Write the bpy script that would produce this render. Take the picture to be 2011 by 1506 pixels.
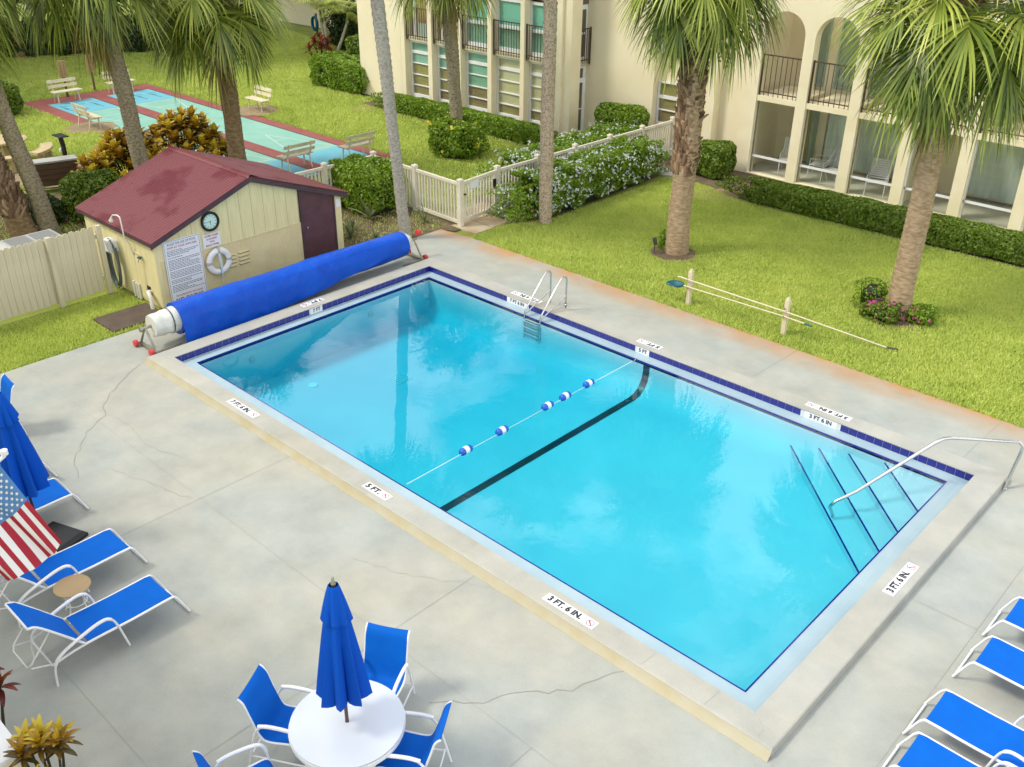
import bpy, bmesh, math, random
import numpy as np
from mathutils import Vector, Matrix
R_ = math.radians
random.seed(7)
rng = np.random.default_rng(7)
for o in list(bpy.data.objects):
    bpy.data.objects.remove(o, do_unlink=True)
sc = bpy.context.scene
COL = sc.collection

# ------------------------------------------------------------------ camera
cam = bpy.data.cameras.new('Camera')
cam.sensor_width = 36.0
cam.lens = 1888.0 / 2011.0 * 36.0
cam.clip_start = 0.1
cam.clip_end = 600
camo = bpy.data.objects.new('Camera', cam)
COL.objects.link(camo)
_f = Vector((-0.59704842, 0.6437456, -0.47866982)).normalized()
_r = Vector((0.72965097, 0.68375436, 0.00945726)).normalized()
_u = _r.cross(_f).normalized()
_m = Matrix(((_r.x, _u.x, -_f.x, 16.063), (_r.y, _u.y, -_f.y, -7.673), (_r.z, _u.z, -_f.z, 8.652), (0, 0, 0, 1)))
camo.matrix_world = _m
sc.camera = camo

# ------------------------------------------------------------------ world: sky with broken cloud
SUN_EL, SUN_AZ = R_(52), math.atan2(-0.95, -0.68)       # sun stands towards -x and -y
world = bpy.data.worlds.new('World')
sc.world = world
world.use_nodes = True
nt = world.node_tree
bg = nt.nodes['Background']
sky = nt.nodes.new('ShaderNodeTexSky')
sky.sky_type = 'NISHITA'
sky.sun_disc = False
sky.sun_elevation = SUN_EL
sky.sun_rotation = R_(90) - SUN_AZ
sky.air_density = 1.3
sky.dust_density = 1.0
tc = nt.nodes.new('ShaderNodeTexCoord')
sep = nt.nodes.new('ShaderNodeSeparateXYZ')
nt.links.new(tc.outputs['Generated'], sep.inputs[0])
# project the view direction on a cloud deck so that clouds foreshorten towards the horizon
addz = nt.nodes.new('ShaderNodeMath'); addz.operation = 'MAXIMUM'; addz.inputs[1].default_value = 0.0
nt.links.new(sep.outputs['Z'], addz.inputs[0])
addz2 = nt.nodes.new('ShaderNodeMath'); addz2.operation = 'ADD'; addz2.inputs[1].default_value = 0.25
nt.links.new(addz.outputs[0], addz2.inputs[0])
dx = nt.nodes.new('ShaderNodeMath'); dx.operation = 'DIVIDE'
dy = nt.nodes.new('ShaderNodeMath'); dy.operation = 'DIVIDE'
nt.links.new(sep.outputs['X'], dx.inputs[0]); nt.links.new(addz2.outputs[0], dx.inputs[1])
nt.links.new(sep.outputs['Y'], dy.inputs[0]); nt.links.new(addz2.outputs[0], dy.inputs[1])
cmb = nt.nodes.new('ShaderNodeCombineXYZ')
nt.links.new(dx.outputs[0], cmb.inputs[0]); nt.links.new(dy.outputs[0], cmb.inputs[1])
cn = nt.nodes.new('ShaderNodeTexNoise')
cn.inputs['Scale'].default_value = 2.6
cn.inputs['Detail'].default_value = 7.0
cn.inputs['Roughness'].default_value = 0.55
cn.inputs['Distortion'].default_value = 0.3
nt.links.new(cmb.outputs[0], cn.inputs['Vector'])
cr = nt.nodes.new('ShaderNodeValToRGB')
cr.color_ramp.elements[0].position = 0.46
cr.color_ramp.elements[1].position = 0.54
nt.links.new(cn.outputs['Fac'], cr.inputs[0])
mx = nt.nodes.new('ShaderNodeMix'); mx.data_type = 'RGBA'
mx.inputs[7].default_value = (22.0, 22.0, 22.4, 1)      # cloud radiance on the sky texture's scale
nt.links.new(cr.outputs['Color'], mx.inputs[0])
nt.links.new(sky.outputs[0], mx.inputs[6])
nt.links.new(mx.outputs[2], bg.inputs['Color'])
bg.inputs['Strength'].default_value = 0.085

# ------------------------------------------------------------------ sun behind thin cloud: soft
sl = bpy.data.lights.new('Sun', 'SUN')
sl.energy = 2.0
sl.angle = R_(13)
sl.color = (1.0, 0.93, 0.80)
so = bpy.data.objects.new('Sun', sl)
COL.objects.link(so)
_sd = Vector((math.cos(SUN_EL) * math.cos(SUN_AZ), math.cos(SUN_EL) * math.sin(SUN_AZ), math.sin(SUN_EL)))
so.rotation_euler = _sd.to_track_quat('Z', 'Y').to_euler()
so.location = (-20, -10, 40)

sc.view_settings.view_transform = 'Standard'
sc.view_settings.look = 'None'
sc.view_settings.gamma = 1.0
sc.view_settings.use_curve_mapping = False
sc.view_settings.exposure = 0.37
sc.render.engine = 'CYCLES'
try:
    sc.cycles.transparent_max_bounces = 12
    sc.cycles.max_bounces = 5
    sc.cycles.diffuse_bounces = 3
    sc.cycles.glossy_bounces = 2
    sc.cycles.transmission_bounces = 3
    sc.cycles.volume_bounces = 0
    sc.cycles.use_denoising = True
except Exception:
    pass

# ================================================================== helpers
def lin(c):
    """sRGB 0-255 -> linear"""
    out = []
    for v in c:
        v = v / 255.0
        out.append(v / 12.92 if v <= 0.04045 else ((v + 0.055) / 1.055) ** 2.4)
    return tuple(out)

MATS = {}
def M(name, col, rough=0.6, metal=0.0, col2=None, vscale=4.0, vlo=0.35, vhi=0.65, bump=0.0, bscale=60.0,
      spec=0.5, detail=4.0, stretch=None, coat=0.0, translucent=0.0, attr=None, ramp=None, bdist=0.01):
    m = bpy.data.materials.new(name)
    m.use_nodes = True
    t = m.node_tree
    p = t.nodes['Principled BSDF']
    p.inputs['Base Color'].default_value = (*col, 1)
    p.inputs['Roughness'].default_value = rough
    p.inputs['Metallic'].default_value = metal
    p.inputs['Specular IOR Level'].default_value = spec
    if coat:
        p.inputs['Coat Weight'].default_value = coat
    co = t.nodes.new('ShaderNodeTexCoord')
    vec = co.outputs['Object']
    if stretch:
        mp = t.nodes.new('ShaderNodeMapping')
        mp.inputs['Scale'].default_value = stretch
        t.links.new(vec, mp.inputs['Vector'])
        vec = mp.outputs['Vector']
    src = None
    if col2 is not None:
        n = t.nodes.new('ShaderNodeTexNoise')
        n.inputs['Scale'].default_value = vscale
        n.inputs['Detail'].default_value = detail
        t.links.new(vec, n.inputs['Vector'])
        r = t.nodes.new('ShaderNodeValToRGB')
        r.color_ramp.elements[0].position = vlo
        r.color_ramp.elements[1].position = vhi
        r.color_ramp.elements[0].color = (*col, 1)
        r.color_ramp.elements[1].color = (*col2, 1)
        t.links.new(n.outputs['Fac'], r.inputs[0])
        src = r.outputs['Color']
    if attr:
        a = t.nodes.new('ShaderNodeAttribute')
        a.attribute_name = attr
        r = t.nodes.new('ShaderNodeValToRGB')
        els = r.color_ramp.elements
        while len(els) < len(ramp):
            els.new(0.5)
        for e, (pos, c) in zip(els, ramp):
            e.position = pos
            e.color = (*c, 1)
        t.links.new(a.outputs['Fac'], r.inputs[0])
        src = r.outputs['Color']
    if src is not None:
        t.links.new(src, p.inputs['Base Color'])
    if bump:
        n2 = t.nodes.new('ShaderNodeTexNoise')
        n2.inputs['Scale'].default_value = bscale
        n2.inputs['Detail'].default_value = 5.0
        t.links.new(vec, n2.inputs['Vector'])
        b = t.nodes.new('ShaderNodeBump')
        b.inputs['Strength'].default_value = bump
        b.inputs['Distance'].default_value = bdist
        t.links.new(n2.outputs['Fac'], b.inputs['Height'])
        t.links.new(b.outputs['Normal'], p.inputs['Normal'])
    if translucent:
        tr = t.nodes.new('ShaderNodeBsdfTranslucent')
        if src is not None:
            t.links.new(src, tr.inputs['Color'])
        else:
            tr.inputs['Color'].default_value = (*col, 1)
        ms = t.nodes.new('ShaderNodeMixShader')
        ms.inputs[0].default_value = translucent
        t.links.new(p.outputs[0], ms.inputs[1])
        t.links.new(tr.outputs[0], ms.inputs[2])
        t.links.new(ms.outputs[0], t.nodes['Material Output'].inputs['Surface'])
    MATS[name] = m
    return m

class MB:
    """collects vertices and faces of ONE mesh object"""
    def __init__(self):
        self.v = []; self.f = []
    def add(self, vs, fs):
        k = len(self.v)
        self.v += [tuple(p) for p in vs]
        self.f += [tuple(i + k for i in f) for f in fs]
        return self
    def box(self, x0, x1, y0, y1, z0, z1):
        vs = [(x0,y0,z0),(x1,y0,z0),(x1,y1,z0),(x0,y1,z0),(x0,y0,z1),(x1,y0,z1),(x1,y1,z1),(x0,y1,z1)]
        return self.add(vs, [(0,3,2,1),(4,5,6,7),(0,1,5,4),(1,2,6,5),(2,3,7,6),(3,0,4,7)])
    def hexa(self, b, t):
        """bottom quad b (ccw from above), top quad t"""
        return self.add(list(b) + list(t), [(0,3,2,1),(4,5,6,7),(0,1,5,4),(1,2,6,5),(2,3,7,6),(3,0,4,7)])
    def cbox(self, x0, x1, y0, y1, z0, z1, c=0.01):
        """box with its top edges chamfered"""
        b = [(x0,y0,z0),(x1,y0,z0),(x1,y1,z0),(x0,y1,z0)]
        m_ = [(x0,y0,z1-c),(x1,y0,z1-c),(x1,y1,z1-c),(x0,y1,z1-c)]
        t = [(x0+c,y0+c,z1),(x1-c,y0+c,z1),(x1-c,y1-c,z1),(x0+c,y1-c,z1)]
        return self.add(b+m_+t, [(0,3,2,1),(0,1,5,4),(1,2,6,5),(2,3,7,6),(3,0,4,7),(4,5,9,8),(5,6,10,9),(6,7,11,10),(7,4,8,11),(8,9,10,11)])
    def tube(self, pts, r, n=8, cap=True):
        pts = [Vector(p) for p in pts]
        rs = r if isinstance(r, (list, tuple)) else [r] * len(pts)
        vs = []; fs = []
        t0 = (pts[1] - pts[0]).normalized()
        a = Vector((0,0,1)) if abs(t0.z) < 0.9 else Vector((1,0,0))
        nrm = t0.cross(a).normalized()
        for i, p in enumerate(pts):
            if i == 0: t = (pts[1]-pts[0])
            elif i == len(pts)-1: t = (pts[i]-pts[i-1])
            else: t = (pts[i+1]-pts[i]).normalized() + (pts[i]-pts[i-1]).normalized()
            t = t.normalized()
            nrm = (nrm - t*nrm.dot(t))
            if nrm.length < 1e-6: nrm = t.orthogonal()
            nrm.normalize()
            b = t.cross(nrm)
            for k in range(n):
                an = 2*math.pi*k/n
                vs.append(p + (nrm*math.cos(an) + b*math.sin(an))*rs[i])
        for i in range(len(pts)-1):
            for k in range(n):
                k2 = (k+1) % n
                fs.append((i*n+k, i*n+k2, (i+1)*n+k2, (i+1)*n+k))
        if cap:
            fs.append(tuple(range(n-1,-1,-1)))
            fs.append(tuple((len(pts)-1)*n + k for k in range(n)))
        return self.add(vs, fs)
    def lathe(self, prof, n=24, c=(0,0,0), close=True):
        """profile of (r,z) turned about z"""
        vs = []; fs = []
        for (r, z) in prof:
            for k in range(n):
                a = 2*math.pi*k/n
                vs.append((c[0]+r*math.cos(a), c[1]+r*math.sin(a), c[2]+z))
        for i in range(len(prof)-1):
            for k in range(n):
                k2 = (k+1) % n
                fs.append((i*n+k, i*n+k2, (i+1)*n+k2, (i+1)*n+k))
        if close:
            fs.append(tuple(range(n-1,-1,-1)))
            fs.append(tuple((len(prof)-1)*n+k for k in range(n)))
        return self.add(vs, fs)
    def poly(self, pts, z0, z1):
        """vertical prism over a ccw polygon"""
        n = len(pts)
        vs = [(x,y,z0) for x,y in pts] + [(x,y,z1) for x,y in pts]
        fs = [tuple(range(n-1,-1,-1)), tuple(range(n,2*n))] + [(i,(i+1)%n,n+(i+1)%n,n+i) for i in range(n)]
        return self.add(vs, fs)
    def grid(self, P):
        """P[i][j] points"""
        nu, nv = len(P), len(P[0])
        vs = [p for row in P for p in row]
        fs = [(i*nv+j, (i+1)*nv+j, (i+1)*nv+j+1, i*nv+j+1) for i in range(nu-1) for j in range(nv-1)]
        return self.add(vs, fs)
    def xf(self, mat):
        self.v = [tuple(mat @ Vector(p)) for p in self.v]
        return self
    def mesh(self, name, mat, smooth=None):
        me = bpy.data.meshes.new(name)
        me.from_pydata(self.v, [], self.f)
        if mat is not None:
            me.materials.append(mat if not isinstance(mat, str) else MATS[mat])
        if smooth is not None:
            me.shade_smooth()
            me.set_sharp_from_angle(angle=R_(smooth))
        me.update()
        return me
    def build(self, name, mat, parent=None, smooth=None, loc=None, rotz=0.0):
        o = bpy.data.objects.new(name, self.mesh(name, mat, smooth))
        COL.objects.link(o)
        if parent is not None: o.parent = parent
        if loc is not None: o.location = loc
        if rotz: o.rotation_euler = (0,0,rotz)
        return o

def tag(o, label=None, cat=None, group=None, kind=None):
    if label: o['label'] = label
    if cat: o['category'] = cat
    if group: o['group'] = group
    if kind: o['kind'] = kind
    return o
def thing(name, label, cat, loc=(0,0,0), rotz=0.0, group=None):
    o = bpy.data.objects.new(name, None)
    o.empty_display_size = 0.2
    COL.objects.link(o)
    o.location = loc
    o.rotation_euler = (0,0,rotz)
    return tag(o, label, cat, group)
def kids(o):
    return [c for c in bpy.data.objects if c.parent == o]
def dup(root, loc, rotz, label=None, group=None):
    def cp(o, par):
        c = o.copy(); COL.objects.link(c)
        if par is not None: c.parent = par
        for k in CH.get(o.name, []):
            cp(k, c)
        return c
    CH = {}
    for x in bpy.data.objects:
        if x.parent is not None: CH.setdefault(x.parent.name, []).append(x)
    r = cp(root, None)
    r.location = loc; r.rotation_euler = (0,0,rotz)
    if label: r['label'] = label
    if group: r['group'] = group
    return r
def inst(name, me, parent, loc=(0,0,0), rot=(0,0,0), scale=(1,1,1)):
    o = bpy.data.objects.new(name, me)
    COL.objects.link(o)
    o.parent = parent; o.location = loc; o.rotation_euler = rot; o.scale = scale
    return o
def struct(o, label=None):
    o['kind'] = 'structure'
    if label: o['label'] = label
    return o
def np_mesh(name, V, F, mat, tint=None, smooth=False):
    """V (n,3) floats, F (m,k) ints"""
    me = bpy.data.meshes.new(name)
    k = F.shape[1]
    me.vertices.add(len(V)); me.loops.add(F.size); me.polygons.add(len(F))
    me.vertices.foreach_set('co', np.ascontiguousarray(V, dtype=np.float32).ravel())
    me.loops.foreach_set('vertex_index', np.ascontiguousarray(F, dtype=np.int32).ravel())
    me.polygons.foreach_set('loop_start', np.arange(0, F.size, k, dtype=np.int32))
    me.polygons.foreach_set('loop_total', np.full(len(F), k, dtype=np.int32))
    me.materials.append(MATS[mat] if isinstance(mat, str) else mat)
    me.update(calc_edges=True)
    if tint is not None:
        a = me.attributes.new('tint', 'FLOAT', 'POINT')
        a.data.foreach_set('value', np.ascontiguousarray(tint, dtype=np.float32))
    me.validate()
    return me
def np_obj(name, V, F, mat, parent=None, tint=None):
    o = bpy.data.objects.new(name, np_mesh(name, V, F, mat, tint))
    COL.objects.link(o)
    if parent is not None: o.parent = parent
    return o
def unit(a):
    return a / np.maximum(np.linalg.norm(a, axis=-1, keepdims=True), 1e-9)
def leaf_cloud(P, N, length, width, tint, jitter=0.7, fold=0.25):
    """one four-point leaf at every point P, facing about N"""
    n = len(P)
    N = unit(N + rng.normal(0, jitter, (n,3)))
    T = unit(np.cross(N, rng.normal(0, 1, (n,3))))
    B = np.cross(N, T)
    L = length * rng.uniform(0.7, 1.3, (n,1)); Wd = width * rng.uniform(0.7, 1.3, (n,1))
    a = P - T*L*0.5
    b = P + B*Wd*0.5 + N*Wd*fold
    c = P + T*L*0.5
    d = P - B*Wd*0.5 + N*Wd*fold
    V = np.stack([a,b,c,d], 1).reshape(-1,3)
    F = np.arange(4*n).reshape(n,4)
    return V, F, np.repeat(tint, 4)
def text_mesh(s, size, mat, spacing=1.0, bold=0.0):
    cu = bpy.data.curves.new('lettering', 'FONT')
    cu.body = s; cu.size = size; cu.align_x = 'CENTER'; cu.align_y = 'CENTER'
    cu.extrude = 0.0008; cu.space_character = spacing; cu.offset = bold
    cu.resolution_u = 3
    ob = bpy.data.objects.new('lettering', cu)
    COL.objects.link(ob)
    dg = bpy.context.evaluated_depsgraph_get()
    me = bpy.data.meshes.new_from_object(ob.evaluated_get(dg))
    bpy.data.objects.remove(ob, do_unlink=True)
    bpy.data.curves.remove(cu)
    me.materials.clear(); me.materials.append(MATS[mat])
    return me
def letter(s, size, mat, parent, loc, rot, bold=0.0, sx=1.0):
    return inst('lettering', text_mesh(s, size, mat, bold=bold), parent, loc, rot, (sx,1,1))

# ================================================================== materials
M('stucco', (0.80, 0.71, 0.49), 0.85, col2=(0.84, 0.76, 0.55), vscale=0.7, bump=0.25, bscale=90)
M('stucco_trim', (0.85, 0.77, 0.56), 0.85, col2=(0.79, 0.70, 0.48), vscale=1.5, bump=0.2, bscale=90)
M('shed_stucco', (0.72, 0.63, 0.36), 0.85, col2=(0.66, 0.56, 0.31), vscale=2.5, bump=0.6, bscale=25, bdist=0.02)
M('shed_board', (0.76, 0.69, 0.39), 0.7, col2=(0.70, 0.62, 0.34), vscale=2.0, bump=0.1, stretch=(8,8,1))
M('roof_red', (0.13, 0.008, 0.016), 0.42, col2=(0.185, 0.045, 0.050), vscale=1.3, vlo=0.36, vhi=0.47, detail=6, bump=0.1, bscale=30)
M('fascia', (0.060, 0.030, 0.040), 0.55, col2=(0.085, 0.042, 0.052), vscale=5)
M('door_maroon', (0.085, 0.032, 0.040), 0.45, col2=(0.105, 0.045, 0.055), vscale=4)
M('white_paint', (0.82, 0.83, 0.84), 0.4, col2=(0.77, 0.78, 0.79), vscale=3)
M('white_alu', (0.80, 0.81, 0.82), 0.35, spec=0.5)
M('fence_white', (0.74, 0.71, 0.60), 0.55, col2=(0.66, 0.60, 0.46), vscale=3.0)
M('fence_beige', (0.66, 0.60, 0.43), 0.7, col2=(0.58, 0.52, 0.37), vscale=2.0, stretch=(4,4,0.7))
M('bench_cream', (0.70, 0.62, 0.44), 0.6, col2=(0.60, 0.51, 0.34), vscale=6)
M('rail_dark', (0.075, 0.05, 0.035), 0.5)
M('blind_green', (0.22, 0.56, 0.46), 0.7)
M('curtain', (0.80, 0.86, 0.82), 0.9, col2=(0.72, 0.80, 0.75), vscale=2)
M('interior', (0.16, 0.14, 0.09), 0.9, col2=(0.10, 0.085, 0.05), vscale=1.2)
M('interior_green', (0.34, 0.44, 0.37), 0.9)
M('porch_floor', (0.56, 0.56, 0.46), 0.8, col2=(0.48, 0.48, 0.40), vscale=2)
M('shade_tan', (0.58, 0.52, 0.31), 0.85, col2=(0.66, 0.6, 0.37), vscale=0.8)
M('shade_green', (0.2, 0.42, 0.3), 0.85, col2=(0.3, 0.5, 0.38), vscale=0.8)
M('shade_brown', (0.27, 0.19, 0.1), 0.85, col2=(0.36, 0.31, 0.12), vscale=0.8)
def schlick(t, f0, normal=None):
    lw = t.nodes.new('ShaderNodeLayerWeight'); lw.inputs[0].default_value = 0.5
    if normal is not None: t.links.new(normal, lw.inputs['Normal'])
    pw = t.nodes.new('ShaderNodeMath'); pw.operation = 'POWER'; pw.inputs[1].default_value = 5.0
    t.links.new(lw.outputs['Facing'], pw.inputs[0])
    mr = t.nodes.new('ShaderNodeMath'); mr.operation = 'MULTIPLY_ADD'; mr.inputs[1].default_value = 1-f0; mr.inputs[2].default_value = f0
    t.links.new(pw.outputs[0], mr.inputs[0])
    return mr
def glass(name, tintc=(0.75,0.85,0.82), refl=1.0):
    m = bpy.data.materials.new(name); m.use_nodes = True
    t = m.node_tree; t.nodes.remove(t.nodes['Principled BSDF'])
    tr = t.nodes.new('ShaderNodeBsdfTransparent'); tr.inputs[0].default_value = (*tintc, 1)
    gl = t.nodes.new('ShaderNodeBsdfGlossy'); gl.inputs['Roughness'].default_value = 0.02
    fr = schlick(t, 0.04)
    ms = t.nodes.new('ShaderNodeMixShader')
    t.links.new(fr.outputs[0], ms.inputs[0]); t.links.new(tr.outputs[0], ms.inputs[1]); t.links.new(gl.outputs[0], ms.inputs[2])
    t.links.new(ms.outputs[0], t.nodes['Material Output'].inputs['Surface'])
    MATS[name] = m
glass('window_glass', (0.96,0.98,0.97))
glass('screen_film', (0.985,0.99,0.985))
M('sling_blue', (0.0, 0.105, 0.50), 0.75, col2=(0.0, 0.12, 0.55), spec=0.15, vscale=3, bump=0.15, bscale=500, bdist=0.001)
M('canvas_blue', (0.0, 0.080, 0.50), 0.8, spec=0.2, bump=0.2, bscale=300, bdist=0.001)
M('cover_blue', (0.0, 0.085, 0.56), 0.42, col2=(0.0, 0.065, 0.48), spec=0.3, vscale=2.2, bump=1.0, bscale=6, bdist=0.03)
M('foam_white', (0.72, 0.73, 0.68), 0.6, col2=(0.60, 0.62, 0.55), vscale=5, bump=0.6, bscale=10, bdist=0.02)
M('steel', (0.62, 0.63, 0.62), 0.22, 1.0)
M('steel_dull', (0.42, 0.40, 0.34), 0.45, 0.8, col2=(0.30, 0.28, 0.22), vscale=8)
M('red_plastic', (0.60, 0.05, 0.045), 0.4)
M('black', (0.012, 0.012, 0.013), 0.5)
M('dark_grey', (0.05, 0.05, 0.055), 0.5)
M('table_white', (0.62, 0.67, 0.75), 0.35, col2=(0.58, 0.63, 0.71), vscale=1.5)
M('tan_top', (0.42, 0.29, 0.15), 0.6, col2=(0.36, 0.25, 0.13), vscale=2)
M('pole_brown', (0.09, 0.045, 0.03), 0.4)
M('sign_white', (0.78, 0.80, 0.84), 0.4)
M('ink_black', (0.015, 0.015, 0.02), 0.6)
M('ink_blue', (0.04, 0.08, 0.16), 0.6)
M('ink_red', (0.36, 0.02, 0.05), 0.6)
M('clock_face', (0.58, 0.80, 0.70), 0.4)
M('navy_tile', (0.006, 0.008, 0.18), 0.15, col2=(0.010, 0.014, 0.24), vscale=9, coat=0.4)
M('grout', (0.62, 0.66, 0.68), 0.8)
M('gutter', (0.37, 0.49, 0.54), 0.45, col2=(0.32, 0.45, 0.51), vscale=2.0)
M('plaster', (0.50, 0.60, 0.66), 0.7, col2=(0.43, 0.55, 0.62), vscale=0.8)
M('black_tile', (0.01, 0.02, 0.03), 0.3)
M('float_blue', (0.01, 0.10, 0.50), 0.4)
M('rope', (0.55, 0.72, 0.78), 0.8)
M('trunk_grey', (0.36, 0.31, 0.21), 0.9, col2=(0.18, 0.145, 0.09), vscale=15, vlo=0.40, vhi=0.66, detail=7, bump=0.8, bscale=22, bdist=0.03, stretch=(1,1,1.6))
M('trunk_pale', (0.44, 0.41, 0.35), 0.9, col2=(0.27, 0.25, 0.19), vscale=16, vlo=0.40, vhi=0.66, detail=7, bump=0.7, bscale=24, bdist=0.025, stretch=(1,1,1.4))
M('trunk_speckled', (0.56, 0.45, 0.33), 0.9, col2=(0.24, 0.17, 0.11), vscale=22, vlo=0.44, vhi=0.68, detail=6, bump=0.8, bscale=30, bdist=0.02)
M('trunk_tan', (0.50, 0.37, 0.24), 0.9, col2=(0.31, 0.21, 0.12), vscale=8, bump=0.8, bscale=18, bdist=0.03, stretch=(1,1,2.5))
M('trunk_brown', (0.20, 0.125, 0.06), 0.9, col2=(0.33, 0.24, 0.13), vscale=8, bump=0.9, bscale=16, bdist=0.04, stretch=(1,1,2))
M('boot', (0.20, 0.12, 0.065), 0.9, attr='tint', ramp=[(0,(0.10,0.055,0.028)),(0.5,(0.21,0.13,0.07)),(1,(0.33,0.24,0.14))])
M('frond', (0.1,0.2,0.03), 0.38, attr='tint', ramp=[(0,(0.06,0.105,0.014)),(0.45,(0.26,0.34,0.045)),(0.8,(0.50,0.55,0.10)),(1,(0.64,0.60,0.20))], translucent=0.3)
M('frond_old', (0.3,0.25,0.08), 0.6, attr='tint', ramp=[(0,(0.16,0.12,0.03)),(0.5,(0.30,0.26,0.07)),(1,(0.42,0.34,0.14))], translucent=0.25)
M('petiole', (0.16, 0.19, 0.045), 0.5)
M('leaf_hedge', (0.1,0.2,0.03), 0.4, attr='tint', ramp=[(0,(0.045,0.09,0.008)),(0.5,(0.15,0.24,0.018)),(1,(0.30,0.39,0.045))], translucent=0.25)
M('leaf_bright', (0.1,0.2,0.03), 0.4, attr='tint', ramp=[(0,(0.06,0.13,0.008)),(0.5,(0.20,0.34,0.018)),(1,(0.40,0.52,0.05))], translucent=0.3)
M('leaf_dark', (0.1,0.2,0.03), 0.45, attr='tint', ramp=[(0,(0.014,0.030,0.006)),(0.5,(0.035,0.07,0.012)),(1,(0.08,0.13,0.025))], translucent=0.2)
M('leaf_croton', (0.3,0.2,0.03), 0.35, attr='tint', ramp=[(0,(0.035,0.05,0.006)),(0.3,(0.12,0.075,0.010)),(0.55,(0.33,0.17,0.012)),(0.8,(0.55,0.36,0.02)),(1,(0.70,0.56,0.06))], translucent=0.2)
M('leaf_red', (0.3,0.02,0.03), 0.4, attr='tint', ramp=[(0,(0.05,0.012,0.01)),(0.5,(0.16,0.02,0.015)),(1,(0.34,0.09,0.02))], translucent=0.2)
M('leaf_agave', (0.2,0.26,0.1), 0.5, attr='tint', ramp=[(0,(0.08,0.12,0.03)),(1,(0.26,0.30,0.12))], translucent=0.15)
M('petal_pale', (0.55,0.62,0.66), 0.6, attr='tint', ramp=[(0,(0.46,0.62,0.74)),(0.4,(0.72,0.77,0.74)),(1,(0.84,0.84,0.76))], translucent=0.3)
M('petal_yellow', (0.8,0.62,0.05), 0.6, translucent=0.3)
M('petal_pink', (0.62,0.10,0.30), 0.6, translucent=0.3)
M('twig', (0.05,0.038,0.02), 0.9)
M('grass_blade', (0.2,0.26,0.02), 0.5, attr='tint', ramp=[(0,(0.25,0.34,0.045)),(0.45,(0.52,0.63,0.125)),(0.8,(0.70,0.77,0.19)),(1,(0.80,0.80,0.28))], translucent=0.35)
M('soil', (0.105, 0.075, 0.040), 0.95, col2=(0.17, 0.13, 0.075), vscale=3.0, bump=0.8, bscale=25, bdist=0.03)
M('sand', (0.34, 0.27, 0.16), 0.95, col2=(0.24, 0.18, 0.10), vscale=6, bump=0.6, bscale=40, bdist=0.02)
M('stone_cream', (0.56, 0.45, 0.26), 0.8, col2=(0.48, 0.37, 0.20), vscale=5, bump=0.3)
M('wood_brown', (0.13, 0.075, 0.04), 0.7, col2=(0.09, 0.05, 0.028), vscale=6, stretch=(1,1,6))
M('wood_plank', (0.20, 0.155, 0.11), 0.7, col2=(0.15, 0.11, 0.08), vscale=5, stretch=(6,1,1))
M('post_cream', (0.66, 0.58, 0.40), 0.6)
M('board_tan', (0.42, 0.30, 0.14), 0.7, col2=(0.35, 0.24, 0.10), vscale=5)
M('hose', (0.10, 0.14, 0.13), 0.5)
M('teal', (0.0, 0.10, 0.14), 0.5)
M('pvc', (0.72, 0.70, 0.62), 0.4)
M('paver', (0.42, 0.30, 0.17), 0.85, col2=(0.50, 0.42, 0.29), vscale=1.8, bump=0.3)
M('court_red', (0.26, 0.070, 0.058), 0.8, col2=(0.30, 0.095, 0.08), vscale=2)
M('court_green', (0.21, 0.46, 0.36), 0.7, col2=(0.26, 0.50, 0.41), vscale=1.2)
M('court_blue', (0.12, 0.42, 0.52), 0.7, col2=(0.17, 0.46, 0.55), vscale=1.5)
M('court_line', (0.55, 0.66, 0.60), 0.7)
M('court_black', (0.04, 0.045, 0.05), 0.7)
M('mat_brown', (0.115, 0.085, 0.062), 0.85, col2=(0.085, 0.062, 0.045), vscale=3, bump=0.3)
M('crack', (0.28, 0.265, 0.23), 0.95)
M('joint', (0.33, 0.325, 0.29), 0.95)
M('grey_box', (0.48, 0.48, 0.45), 0.5, col2=(0.42, 0.42, 0.39), vscale=3)
M('grille', (0.25, 0.26, 0.25), 0.5)
M('flag_red', (0.36, 0.008, 0.028), 0.7)
M('flag_white', (0.74, 0.74, 0.74), 0.7)
M('flag_blue', (0.07, 0.20, 0.42), 0.7)

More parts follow.
